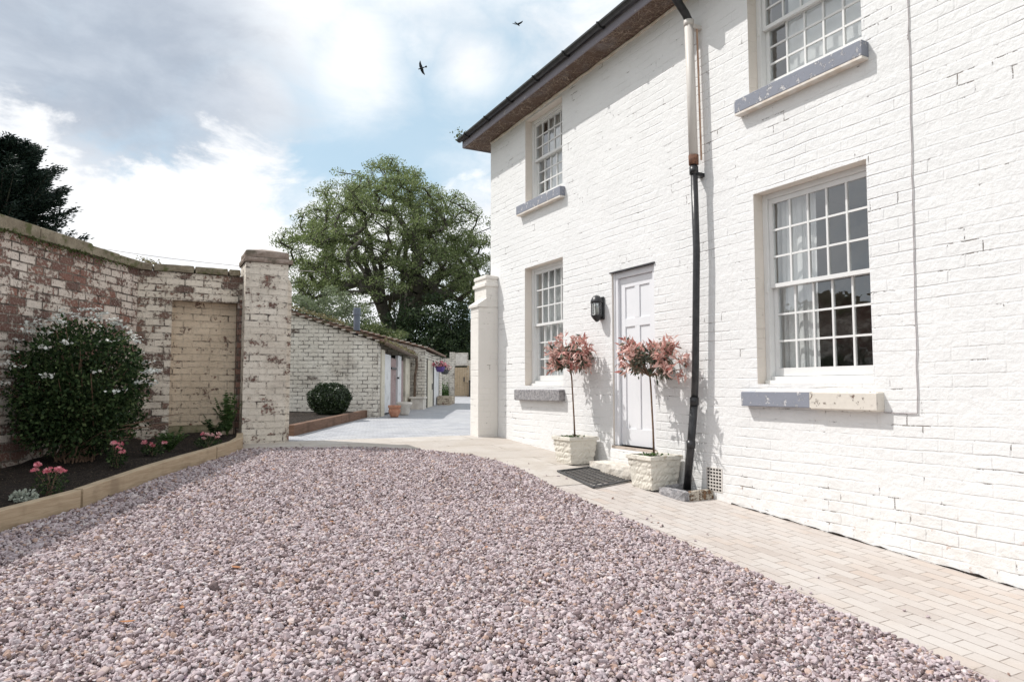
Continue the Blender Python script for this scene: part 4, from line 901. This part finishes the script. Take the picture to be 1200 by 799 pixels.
def rose(x, y, h, label, seed, n=5, pale=.2, w=.10):
    rn = np.random.default_rng(seed); zb = soil_z(x, y); e = empty('pink_rose', (x, y, zb), label, 'rose', 'small pink flowering roses in the flower bed')
    m = MB(); heads = []
    for k in range(n):
        tip = np.array([x+rn.uniform(-w, w), y+rn.uniform(-w, w), zb+h*rn.uniform(.6, 1.05)]); m.tube([(x+rn.normal(0, .02), y+rn.normal(0, .02), zb), (x*.5+tip[0]*.5, y*.5+tip[1]*.5, zb+h*.5), tip], .003, 4, cap=False); heads.append(tip)
    m.build('stem', M_BARKT, e)
    c_, u_ = clump(rn, [x, y, zb+h*.45], [w*1.15, w*1.15, h*.46], 420); leaves('foliage', c_, .026, L_SHRUB, e, dirs=u_, rng=rn)
    A, B = [], []
    for tip in heads:
        for rr_, cnt in ((.010, 7), (.018, 11), (.026, 13)):
            u = rn.normal(size=(cnt, 3)); u[:, 2] = abs(u[:, 2])*.8; u /= np.linalg.norm(u, axis=1)[:, None]; (B if rn.random() < pale else A).append(tip+u*rr_*1.1)
    leaves('blossom', np.vstack(A), .026, L_PINK, e, aspect=.95, rng=rn)
    if B: leaves('pale_blossom', np.vstack(B), .024, L_PALEP, e, aspect=.95, rng=rn)
rose(-.66, 7.02, .26, 'pink rose with the most blooms, nearest the camera in the flower bed', 1, 9, .1, .12)
rose(-.20, 8.02, .24, 'pink rose with two blooms over paler ones, in front of the big shrub', 2, 5, .35, .09)
rose(.13, 8.66, .15, 'low pink rose just left of the light green bushy plant', 3, 4, .2, .11)
rose(.72, 9.35, .15, 'pale pink rose farthest back, nearest the gate pillar', 4, 6, .6, .14)
def fronds(x, y, h, n, label, cat, seed, m_, spread=.5, leaf=.03, name='fern', zb=None):
    rn = np.random.default_rng(seed); zb = soil_z(x, y) if zb is None else zb; e = empty(name, (x, y, zb), label, cat); m = MB(); C, D = [], []
    for k in range(n):
        th = rn.uniform(0, 6.28); u = np.array([math.cos(th), math.sin(th), 0]); L = h*rn.uniform(.7, 1.1); tip = np.array([x, y, zb])+u*L*spread*rn.uniform(.5, 1)+[0, 0, L*rn.uniform(.55, 1)]
        b = np.array([x, y, zb]); md = b+(tip-b)*.5+[0, 0, L*.15]; m.tube([b, md, tip], [.003, .002, .0012], 4, cap=False)
        sd = np.cross(u, (0, 0, 1))
        for i in range(13):
            f = .18+.82*i/12; p = b*(1-f)**2+2*md*f*(1-f)+tip*f*f; w_ = leaf*(1.1-f*.8)
            for s in (-1, 1): C.append(p+sd*s*w_*.7); D.append(sd*s+u*.4)
    m.build('stem', M_FERN_ST, e); leaves('foliage', C, leaf*1.5, m_, e, dirs=D, jit=.2, aspect=.42, rng=rn); return e
M_FERN_ST = mat('green_stem', rough=.8, fn=mottle((.06, .10, .03), (.10, .14, .05), 20))
fronds(.30, 9.15, .27, 30, 'bushy light green leafy plant in the middle of the flower bed', 'plant', 31, L_FERN, .85, .03, 'leafy_plant')
fronds(.86, 9.95, .30, 24, 'dark green leafy plant below the blind recess', 'plant', 32, L_SHRUB, .7, .03, 'leafy_plant')
fronds(1.04, 10.30, .62, 26, 'tall green fern growing in the corner against the gate pillar', 'fern', 33, L_FERN, .35, .04)
def silver():
    rn = np.random.default_rng(41); x, y = -.80, 6.78; zb = soil_z(x, y); c_, u_ = clump(rn, [x, y, zb+.04], [.10, .10, .055], 260)
    tag(leaves('silver_plant', c_, .028, L_SILV, dirs=u_, aspect=.6, rng=rn, org=(x, y, zb)), 'low silvery leaved plant at the foot of the nearest rose', 'plant')
silver()

# ------------------------------------------------------------------ yard: second bed, sheds, far wall
AX = np.array([s0, c0]); RT = np.array([c0, -s0])       # away / right on plan
def P2(r, t): return W(r, t)[:2]
YR = math.atan2(RT[1], RT[0])
def ybox(mb, r0, r1, t0, t1, z0, z1, mi=0, ztop2=None): mb.obox(P2(r0, t0), RT, AX, r1-r0, t1-t0, z0, z1, mi, ztop2)
def yard(t, r=-3.): return G(W(r, t)[1])
m = MB(YR); vs = []; rr = random.Random(6); n1_, n2_ = 20, 20
for i in range(n1_+1):
    for j in range(n2_+1):
        r = -7+3.55*j/n2_; t = 11.6+5.0*i/n1_; p = P2(r, t); vs.append((p[0], p[1], yard(t)+.14+rr.uniform(-.02, .02)))
m.add(vs, [(i*(n2_+1)+j, i*(n2_+1)+j+1, (i+1)*(n2_+1)+j+1, (i+1)*(n2_+1)+j) for i in range(n1_) for j in range(n2_)])
tag(m.build('yard_soil', M_SOIL), kind='structure')
for (ta, tb, lb) in ((11.05, 14.1, 'dark brown sleeper edging the yard bed beside the gate pillar'), (14.12, 17.0, 'dark brown sleeper edging the yard bed nearest the shed corner')):
    pts = [tuple(P2(-3.42, ta+(tb-ta)*i/3)) for i in range(4)]
    strip_board(pts, .12, [G(p[1]) for p in pts], .17, M_SLEEPD, 'timber_sleeper', lb, 'sleeper', 'old brown sleepers edging the yard bed')
def boxball():
    rn = np.random.default_rng(51); p = W(-3.96, 15.2); zb = yard(15.2)+.12; e = empty('box_bush', (p[0], p[1], zb), 'clipped round dark green box bush against the cream shed wall', 'bush')
    u = rn.normal(size=(9000, 3)); u /= np.linalg.norm(u, axis=1)[:, None]; R_ = .46*(1+.05*np.sin(u[:, 0]*7+u[:, 2]*5)+.03*np.sin(u[:, 1]*13)); C = np.array([p[0], p[1], zb+.34])+u*(R_*rn.uniform(.80, 1.02, 9000))[:, None]*[1, 1, .80]
    C = C[C[:, 2] > zb-.01]; m = MB(); m.lathe((p[0], p[1], zb), [(.12, 0), (.30, .06), (.34, .32), (.26, .52), (.02, .60)], 14); m.build('dense_heart', L_BOX, e)
    leaves('foliage', C, .042, L_BOX, e, aspect=.65, rng=rn)
boxball()

sh = empty('shed_row', (*P2(-5.5, 19), yard(19)), 'low cream brick shed with timber front, gable end facing the gateway', 'shed', rz=YR)
g1 = yard(16.6)
m = MB(YR)
ybox(m, -9.0, -3.20, 16.6, 16.9, g1-.15, 2.60+.315*5.8, 0, 2.585)
m.build('gable_wall', M_SHEDW, sh, rz=YR)
m = MB(YR); ybox(m, -3.30, -3.17, 16.595, 16.86, g1-.15, 2.50); m.build('corner_brickwork', M_SHEDW, sh, rz=YR)
m = MB(YR); ybox(m, -3.9, -3.5, 16.9, 21.8, g1-.1, 2.46); m.build('dark_interior', M_CAVITY, sh, rz=YR)
def sfront(name, ta, tb, za, zb_, mt_, dr=0., label=None):
    m = MB(YR); ybox(m, -3.24-dr, -3.16-dr, ta, tb, za, zb_); o = m.build(name, mt_, sh, rz=YR, bevel=.006)
    if label: o['label'] = label
gz_ = yard(18)
sfront('post', 16.98, 17.42, gz_-.1, 2.44, M_SHEDC); 
sfront('door_leaf', 17.46, 18.42, gz_+.05, 2.36, M_SHEDWH, .03, 'white painted shed door')
sfront('door_leaf', 18.48, 19.38, gz_+.05, 2.30, M_SHEDP, .05, 'faded pink shed door')
sfront('post', 19.42, 20.0, gz_-.1, 2.40, M_SHEDWH); sfront('door_leaf', 20.06, 20.72, gz_+.05, 2.30, M_SHEDP, .06, 'second faded pink shed door'); sfront('post', 20.8, 21.75, gz_-.1, 2.40, M_SHEDC)
m = MB(YR); ybox(m, -3.20, -3.17, 18.5, 19.3, 2.0, 2.05); ybox(m, -3.15, -3.10, 19.2, 19.3, 1.75, 1.80); m.build('door_latch', M_BLACK, sh, rz=YR)
m = MB(YR)   # roof slab
for (r0, z0_, r1, z1_) in ((-9.1, 2.62+.315*5.9, -3.02, 2.545),): ybox(m, r0, r1, 16.52, 21.8, z0_-.0, z0_+.07, 0, z1_+.07)
# shift underside: build as parallelogram
m = MB(YR); A_ = [(-9.1, 4.50), (-3.02, 2.585)]; vs = []
for t in (16.50, 21.82):
    for (r, z) in A_: p = P2(r, t); vs += [(p[0], p[1], z), (p[0], p[1], z+.06)]
m.add(vs, [(0, 1, 3, 2)[::-1], (4, 5, 7, 6), (1, 5, 7, 3)[::-1], (0, 4, 6, 2), (2, 3, 7, 6)[::-1], (0, 1, 5, 4)]); m.build('roof', M_TILE, sh, rz=YR)
rr = random.Random(12)
m = MB(YR)
for k in range(34):  # verge tiles showing their ends
    r = -3.05-k*.18; z = 2.652+(-3.02-r)*.315; p0 = P2(r, 16.44); q = rr.uniform(-.008, .01)
    m.obox(P2(r-.17, 16.46+rr.uniform(-.02, .01)), RT, AX, .155, .26, z-.02+q+.048, z+.028+q, 0)
m.build('verge_tile', M_TILE, sh, rz=YR)
m = MB(YR)
for k in range(30):
    r = -3.1-k*.2; z = 2.60+(-3.02-r)*.315; m.obox(P2(r-.13, 16.47), RT, AX, .12+rr.uniform(-.03, .03), .10, z-.018, z+.012)
m.build('verge_mortar', M_TILEL, sh, rz=YR)
m = MB(); m.tube([W(-2.96, 16.5, 2.545), W(-2.98, 19, 2.50), W(-2.96, 21.7, 2.45)], [.05, .055, .05], 8); 
m.tube([W(-2.96, 21.65, 2.45), W(-2.95, 21.7, 2.2), W(-3.0, 21.72, 1.9), W(-3.02, 21.72, yard(21.7))], .045, 8); m.build('gutter', mat('rusty_gutter', rough=.8, fn=mottle((.10, .07, .055), (.20, .15, .11), 9)), sh, smooth=True)
# overgrown eaves
rn = np.random.default_rng(61); P = []
for _ in range(1500):
    t = rn.uniform(16.5, 21.6); P.append(W(-3.05+rn.normal(0, .07), t, 2.60-.02*(t-16.5)+abs(rn.normal(0, .05))-.03))
for _ in range(1800):
    r = rn.uniform(-9, -4.0); P.append(W(r, 16.5+abs(rn.normal(0, .3)), 2.69+(-3.02-r)*.315+abs(rn.normal(0, .05))))
tag(leaves('roof_weeds', P, .055, L_DRY, rng=rn), 'dry moss and weeds growing along the tiled shed roof edges', 'weeds', kind='stuff')
fl = empty('flue', W(-4.12, 18.5, 2.9), 'blue grey round metal flue standing on the shed roof', 'flue'); c = W(-4.12, 18.5)
m = MB(); m.lathe((c[0], c[1], 2.85), [(.085, 0), (.085, .62), (.0, .62)], 18); m.build('pipe', M_FLUE, fl, smooth=False)
m = MB(); m.lathe((c[0], c[1], 3.42), [(.094, 0), (.098, .02), (.098, .18), (.09, .20), (0, .20)], 18); m.build('cowl', M_FLUE, fl)

s2 = empty('brick_outbuilding', (*P2(-4.5, 24), yard(24)), 'farther cream brick outbuilding projecting beyond the timber fronted shed', 'outbuilding', rz=YR)
m = MB(YR); ybox(m, -8.5, -2.72, 21.85, 22.1, .6, 2.70+.26*5.78, 0, 2.70); m.build('gable_wall', M_SHEDW, s2, rz=YR)
m = MB(YR); ybox(m, -3.0, -2.72, 22.1, 27.2, .6, 2.66); m.build('front_wall', M_SHEDW, s2, rz=YR)
m = MB(YR); ybox(m, -8.5, -3.0, 27.0, 27.2, .6, 2.70+1.4, 0, 2.66); m.build('rear_wall', M_SHEDW, s2, rz=YR)
for (ta, tb) in ((22.3, 22.5), (24.0, 24.3), (25.9, 26.1)):
    m = MB(YR); ybox(m, -2.73, -2.712, ta, tb, .85, 2.45); m.build('dark_slot', M_CAVITY, s2, rz=YR)
m = MB(YR); ybox(m, -2.73, -2.70, 22.55, 23.9, .88, 2.40); o = m.build('door', M_SHEDC, s2, rz=YR, bevel=.005)
m = MB(YR); ybox(m, -2.73, -2.70, 24.4, 25.8, .90, 2.40); m.build('door', M_SHEDWH, s2, rz=YR, bevel=.005)
m = MB(YR); ybox(m, -2.699, -2.68, 23.6, 23.7, 1.45, 1.65); m.build('door_latch', M_BLACK, s2, rz=YR)
m = MB(YR); vs = []
for t in (21.70, 27.4):
    for (r, z) in ((-8.6, 4.27), (-2.58, 2.70)): p = P2(r, t); vs += [(p[0], p[1], z), (p[0], p[1], z+.06)]
m.add(vs, [(0, 1, 3, 2)[::-1], (4, 5, 7, 6), (1, 5, 7, 3)[::-1], (0, 4, 6, 2), (2, 3, 7, 6)[::-1], (0, 1, 5, 4)]); m.build('roof', M_TILE, s2, rz=YR)
m = MB(YR)
for k in range(32):
    r = -2.6-k*.19; z = 2.75+(-2.58-r)*.261; m.obox(P2(r-.13, 21.66), RT, AX, .11, .14, z-.005, z+.035)
m.build('verge_tile', M_TILEL, s2, rz=YR)
m = MB(YR); ybox(m, -3.06, -2.68, 21.2, 21.83, .70, yard(21)+.32); ybox(m, -3.10, -2.64, 21.15, 21.84, yard(21)+.321, yard(21)+.38)
tag(m.build('stone_trough', M_POTW, rz=YR, bevel=.012), 'pale square stone block at the corner of the farther outbuilding', 'stone block')
# pots
def pot(r, t, prof, m_, label, plant=None):
    p = W(r, t); zb = yard(t)+.002; m = MB(); m.lathe((p[0], p[1], zb), prof, 24); e = empty('plant_pot', (p[0], p[1], zb), label, 'pot'); m.build('pot', m_, e, smooth=True)
    m = MB(); m.lathe((p[0], p[1], zb+prof[-1][1]+.01), [(prof[-1][0], 0), (.0, .01)], 16); m.build('potting_soil', M_SOIL, e)
pot(-2.80, 16.75, [(0, 0), (.085, 0), (.10, .03), (.14, .12), (.145, .17), (.125, .20), (.15, .215), (.155, .27), (.145, .28), (.125, .275), (.12, .23)], M_TERRA, 'round terracotta pot, nearest of the pots outside the shed')
pot(-2.72, 17.75, [(0, 0), (.11, 0), (.13, .05), (.175, .24), (.20, .26), (.20, .32), (.18, .325), (.165, .28)], M_POTW, 'chalky white pot just behind the terracotta pot')
m = MB(YR); ybox(m, -2.66, -2.20, 25.0, 27.0, .8, yard(26)+.30); tr = m.build('brick_planter', mat('buff_brick', rough=.9, fn=flaking((.62, .54, .42), .25, 3, 1., .3)), rz=YR); tag(tr, 'low buff brick trough planter below the hanging baskets', 'planter')
def basket(r, t, z, label, m_, seed, col):
    p = W(r, t, z); e = empty('hanging_basket', p, label, 'hanging basket', 'hanging baskets at the end of the outbuildings'); rn = np.random.default_rng(seed)
    m = MB(); m.lathe(p, [(0, -.13), (.11, -.11), (.16, .0), (.165, .06), (0, .06)], 14); m.build('basket', m_, e, smooth=True)
    m = MB(); q = W(-2.72, t, z+.42); m.tube([q, p+[0, 0, .42], p+[0, 0, .05]], .010, 5); m.build('bracket', M_BLACK, e)
    c_, u_ = clump(rn, p+[0, 0, .12], [.27, .27, .13], 260); leaves('foliage', c_[:120], .06, L_SHRUB, e, rng=rn); leaves('blossom', c_[120:], .06, col, e, aspect=.9, rng=rn)
basket(-2.42, 23.6, 2.16, 'purple hanging basket with pink flowers on the outbuilding wall', M_PURPLE, 71, L_PINK); basket(-2.42, 25.2, 2.12, 'dark hanging basket with pale flowers, farther along the outbuilding wall', M_RUBBER, 72, L_PALEP)

fw = empty('garden_wall', (*P2(-2, 38), yard(38)), 'far cream brick wall closing the yard, with a doorway for the wooden gate', 'wall', rz=YR)
gz = yard(38, -3)
m = MB(YR); ybox(m, -9, -3.38, 38.0, 38.3, .8, 3.12); m.build('wall_face', M_SHEDW, fw, rz=YR)
m = MB(YR); ybox(m, -3.38, -3.12, 37.9, 38.35, .8, 3.45); ybox(m, -3.12, -2.40, 37.95, 38.3, 2.72, 3.42); ybox(m, -2.40, 5, 38.0, 38.3, .8, 3.02); m.build('doorway_brickwork', M_SHEDW, fw, rz=YR)
m = MB(YR); ybox(m, -3.06, -2.45, 37.92, 37.948, 2.80, 3.36); m.build('rendered_panel', M_POTW, fw, rz=YR)
gt = empty('wooden_gate', (*P2(-2.8, 37.9), gz), 'tall pale pine boarded gate in the far wall', 'gate', rz=YR)
m = MB(YR)
for k in range(5): ybox(m, -3.10+.135*k, -2.972+.135*k, 37.90, 37.93+.004*(k % 2), gz+.03, 2.62)
m.build('boards', M_GATE, gt, rz=YR)
m = MB(YR); ybox(m, -2.42, -2.32, 37.86, 37.96, gz, 2.70); m.build('gate_post', M_GATE, gt, rz=YR)
m = MB(YR); ybox(m, -2.62, -2.56, 37.86, 37.895, 1.85, 2.1); m.build('latch', M_BLACK, gt, rz=YR)
m = MB(YR); ybox(m, -2.30, -1.9, 37.5, 37.9, gz, 1.85); ybox(m, -2.32, -1.88, 37.48, 37.92, 1.85, 1.92); tag(m.build('storage_bin', M_BLACK, rz=YR, bevel=.02), 'dark upright bin beside the wooden gate', 'bin')
rn = np.random.default_rng(81); P = [W(rn.uniform(-4.2, -3.4), 37.5+rn.normal(0, .15), gz+abs(rn.normal(0, .28))) for _ in range(900)]
tag(leaves('wall_plants', P, .12, L_FERN, rng=rn), 'clump of green plants at the foot of the far wall', 'plants')

# ------------------------------------------------------------------ trees
def tree(name, base, fork, centre, rad, ntips, label, lm, leaf, per, clr, seed, cat='tree', shell=.45, trunk_r=.6, low=-.35, bark=None, group=None, flat=.55, maxr=.30, limbs=9):
    rn = np.random.default_rng(seed); base = np.array(base, float); fork = np.array(fork, float); centre = np.array(centre, float); rad = np.array(rad, float)
    e = empty(name, base, label, cat, group)
    nodes = [base, base*.5+fork*.5+rn.normal(size=3)*.05, fork]; par = [-1, 0, 1]
    # main limbs sweep up and outwards
    for k in range(limbs):
        th = 2*math.pi*k/limbs+rn.uniform(-.3, .3); ph = rn.uniform(.25, 1.05) if k % 3 else rn.uniform(.9, 1.3)
        u = np.array([math.cos(th)*math.cos(ph), math.sin(th)*math.cos(ph), math.sin(ph)]); end = centre+u*rad*rn.uniform(.5, .68); last = 2 if k % 2 == 0 else 2
        steps = 9; mid = fork*.55+end*.45+np.array([0, 0, np.linalg.norm(end-fork)*.10])
        for i in range(1, steps+1): f = i/steps; q = fork*(1-f)**2+2*mid*f*(1-f)+end*f*f+rn.normal(size=3)*.012*np.linalg.norm(end-fork); nodes.append(q); par.append(last); last = len(nodes)-1
    u = rn.normal(size=(ntips*3, 3)); u /= np.linalg.norm(u, axis=1)[:, None]; u = u[u[:, 2] > low][:ntips]
    r_ = shell+(1-shell)*rn.random(len(u))**.6
    lob = 1+.10*np.sin(u[:, 0]*5+seed)*np.sin(u[:, 1]*4+1)+.06*np.sin(u[:, 2]*9+u[:, 0]*7)
    T = centre+u*rad*(r_*lob)[:, None]; T = T[np.argsort(np.linalg.norm(T-fork, axis=1))]
    tips = []
    for p in T:
        A_ = np.array(nodes[2:]); d = np.linalg.norm(A_-p, axis=1)+.15*np.linalg.norm(A_-fork, axis=1)*0; j = int(np.argmin(d))+2; a = nodes[j]; L = np.linalg.norm(p-a); last = j
        steps = max(1, int(L/.9)); 
        for i in range(1, steps+1): f = i/steps; q = a+(p-a)*f+np.array([0, 0, .12*L*math.sin(f*math.pi)])+rn.normal(size=3)*.02*L*(i < steps); nodes.append(q); par.append(last); last = len(nodes)-1
        tips.append(p)
    n_ = len(nodes); cnt = np.zeros(n_); kids = [[] for _ in range(n_)]
    for i in range(n_-1, 0, -1):
        cnt[i] = max(cnt[i], 1); cnt[par[i]] += cnt[i]
    R_ = np.clip(trunk_r*(cnt/cnt[0])**.56, .012, None); R_[0] = trunk_r*1.25
    m = MB()
    for i in range(1, n_):
        a, b = nodes[par[i]], nodes[i]; ra = min(R_[par[i]], R_[i]*1.35) if par[i] > 2 else R_[par[i]] if i < 3 else min(R_[par[i]], R_[i]*1.5)
        m.tube([a, b], [ra, R_[i]], 8 if R_[i] > .12 else (5 if R_[i] > .04 else 3), cap=False)
    m.build('trunk', bark or M_BARK, e, smooth=True)
    C, D = [], []
    for p in tips:
        c_, u_ = clump(rn, p, [clr, clr, clr*flat], per); C.append(c_); D.append(u_+[0, 0, .2])
    leaves('crown', np.vstack(C), leaf, lm, e, dirs=np.vstack(D), jit=.7, aspect=.6, rng=rn, up=.25)
    return e
def tz(y, t): return CAMH+(455-y)/820*t
# the great tree behind the sheds, 48 m away
tree('broadleaf_tree', W(-7.9, 48, 1.1), W(-7.75, 48, 3.6), W(-8.45, 48, 9.3), (7.0, 7.0, 7.55), 1250, 'great spreading broadleaf tree behind the sheds', L_TREE, .125, 100, .60, 7, trunk_r=1.05, low=-.30, shell=.58, limbs=13)
tree('ivy_tree', W(-5.2, 42, 1.1), W(-5.1, 42, 2.2), W(-4.6, 42, 3.9), (3.4, 3.0, 3.1), 230, 'dark dense evergreen below the right side of the great tree', L_DARK, .17, 110, .7, 17, trunk_r=.25, shell=.2, low=-.8, limbs=6)
tree('grey_leaved_tree', W(-9.2, 34, 1.0), W(-9.0, 34, 2.4), W(-8.7, 34, 3.9), (2.6, 2.4, 2.5), 330, 'pale grey green willowy tree behind the shed roof', L_WILL, .12, 70, .42, 19, trunk_r=.16, shell=.25, low=-.8, limbs=7)
tree('small_green_tree', W(-6.1, 32, 1.0), W(-6.1, 32, 2.4), W(-6.1, 32, 3.4), (1.3, 1.2, 1.2), 80, 'small bright green tree just right of the blue grey flue', L_BRIGHT, .12, 80, .36, 23, trunk_r=.08, shell=.2, low=-.8, limbs=5)
tree('small_green_tree', W(-3.6, 46, 1.1), W(-3.5, 46, 2.6), W(-2.8, 46, 4.2), (2.3, 1.8, 1.9), 120, 'light green small tree behind the far wall beside the white pier', L_BRIGHT, .15, 70, .5, 29, trunk_r=.09, shell=.2, low=-.8, limbs=5)
def conifer():
    rn = np.random.default_rng(91); base = W(-15.3, 20.5, .9); e = empty('conifer', base, 'dark feathery conifer rising behind the left garden wall', 'conifer'); top = 9.6
    m = MB(); m.tube([base, base+[0, 0, 4], base+[.1, 0, top-2.0]], [.28, .18, .03], 8); C, D = [], []
    for k in range(330):
        f = rn.random()**.8; z = 1.6+f*(top-2.0); L = (2.5*(1-f)**.6+.55)*rn.uniform(.70, 1.12); th = rn.uniform(0, 6.28); u = np.array([math.cos(th), math.sin(th), 0])
        b = np.array([base[0], base[1], z-.5]); end = b+u*L+np.array([0, 0, L*rn.uniform(.30, .62)]); md = b+u*L*.55+[0, 0, L*.08]; m.tube([b, md, end], [.035, .02, .006], 4, cap=False)
        sd = np.cross(u, (0, 0, 1))
        for i in range(34):
            q = .22+.78*(i/33); p = b*(1-q)**2+2*md*q*(1-q)+end*q*q; w_ = .50*(1.1-q)**.7
            for s in (-1, 1):
                n3 = int(9*(1.15-q*.55)); ww = rn.uniform(0, 1, n3)*w_; pts = p+sd*s*ww[:, None]+u*ww[:, None]*.7+rn.normal(size=(n3, 3))*.05+[0, 0, .0]; C.append(pts-np.column_stack([np.zeros(n3), np.zeros(n3), ww*.25])); D.append(np.tile(u*.9+sd*s*.6+[0, 0, .35], (n3, 1)))
    m.build('trunk', M_BARK, e); leaves('crown', np.vstack(C), .125, L_CON, e, dirs=np.vstack(D), jit=.25, aspect=.30, rng=rn, up=.1)
conifer()

# ------------------------------------------------------------------ birds, wire, fallen leaves
def bird(p, rot, flap, label, s=1.):
    R3 = Matrix.Rotation(rot[2], 3, 'Z') @ Matrix.Rotation(rot[1], 3, 'Y') @ Matrix.Rotation(rot[0], 3, 'X')
    def T(q): return tuple(np.array(R3 @ Vector(q))*s+p)
    m = MB(); prof = [(-.20, .004), (-.17, .018), (-.10, .032), (0, .042), (.08, .040), (.13, .030), (.16, .030), (.185, .020), (.215, .004)]
    m.tube([T((x, 0, 0)) for x, r in prof], [r*s for x, r in prof], 10)
    for sg in (-1, 1):
        c = [(.09, 0), (.10, .12), (.06, .27), (-.04, .40), (-.06, .36), (-.05, .22), (-.07, .10), (-.06, 0)]
        up = [T((x, sg*y, .02+flap*y+.006)) for x, y in c]; dn = [T((x, sg*y, .02+flap*y-.006)) for x, y in c]; n_ = len(c)
        m.add(up+dn, [tuple(range(n_)), tuple(range(2*n_-1, n_-1, -1))]+[(i, (i+1) % n_, n_+(i+1) % n_, n_+i) for i in range(n_)])
    c = [(-.15, .015), (-.30, .06), (-.31, 0), (-.30, -.06), (-.15, -.015)]; up = [T((x, y, .006)) for x, y in c]; dn = [T((x, y, -.006)) for x, y in c]
    m.add(up+dn, [tuple(range(5)), tuple(range(9, 4, -1))]+[(i, (i+1) % 5, 5+(i+1) % 5, 5+i) for i in range(5)])
    tag(m.build('bird', M_BIRD), label, 'bird', 'birds in flight')
def skyp(x, y, t): return W((x-600)/820*t, t, tz(y, t))
bird(skyp(491, 70, 38), (1.1, .3, 2.6), .35, 'dark bird banking with wings spread, the lower of the two in the sky')
bird(skyp(607, 15.5, 42), (.1, .05, .5), .25, 'small dark bird seen edge on, high beside the roof')
m = MB(); m.tube([W(-17.5+i*1.4, 27, 6.66+.32-i*.152+.012*(i-4)**2) for i in range(8)], .011, 5); tag(m.build('overhead_wire', M_CABLE), 'thin overhead wire sloping down behind the recessed wall', 'wire')
FG = 'fallen brown leaves on the gravel'
def fallen(x, y, s, label, seed):
    rn = random.Random(seed); m = MB(); z = G(y)+.036; a = rn.uniform(0, 6.28); vs = []
    for q, w_ in ((-1, 0), (-.5, .32), (0, .42), (.5, .3), (1, 0)):
        for sg in (-1, 0, 1): vs.append((x+s*(q*math.cos(a)-sg*w_*math.sin(a)), y+s*(q*math.sin(a)+sg*w_*math.cos(a)), z+s*(.22*q*q+.18*abs(sg)*w_*2)))
    fs = [(3*i+j, 3*i+3+j, 3*i+4+j, 3*i+1+j) for i in range(4) for j in (0, 1)]; m.add(vs, fs); o = m.build('fallen_leaf', L_DEAD, smooth=True); tag(o, label, 'leaf', FG)
for i, (x, y, s, lb) in enumerate(((.55, 4.72, .045, 'orange brown fallen leaf on the gravel left of centre, middle distance'), (2.19, 4.55, .03, 'small orange fallen leaf near the middle of the gravel'), (-.03, 4.05, .04, 'reddish fallen leaf nearest the lower left corner of the gravel'),
                                (.22, 4.15, .03, 'rust coloured fallen leaf right of the reddish one at lower left'), (1.28, 7.95, .05, 'orange fallen leaf far back on the gravel near the paving'), (2.45, 3.15, .035, 'pale orange fallen leaf at the bottom centre of the gravel'), (1.35, 5.6, .03, 'tiny tan fallen leaf behind the orange brown one'))):
    fallen(x, y, s, lb, i)
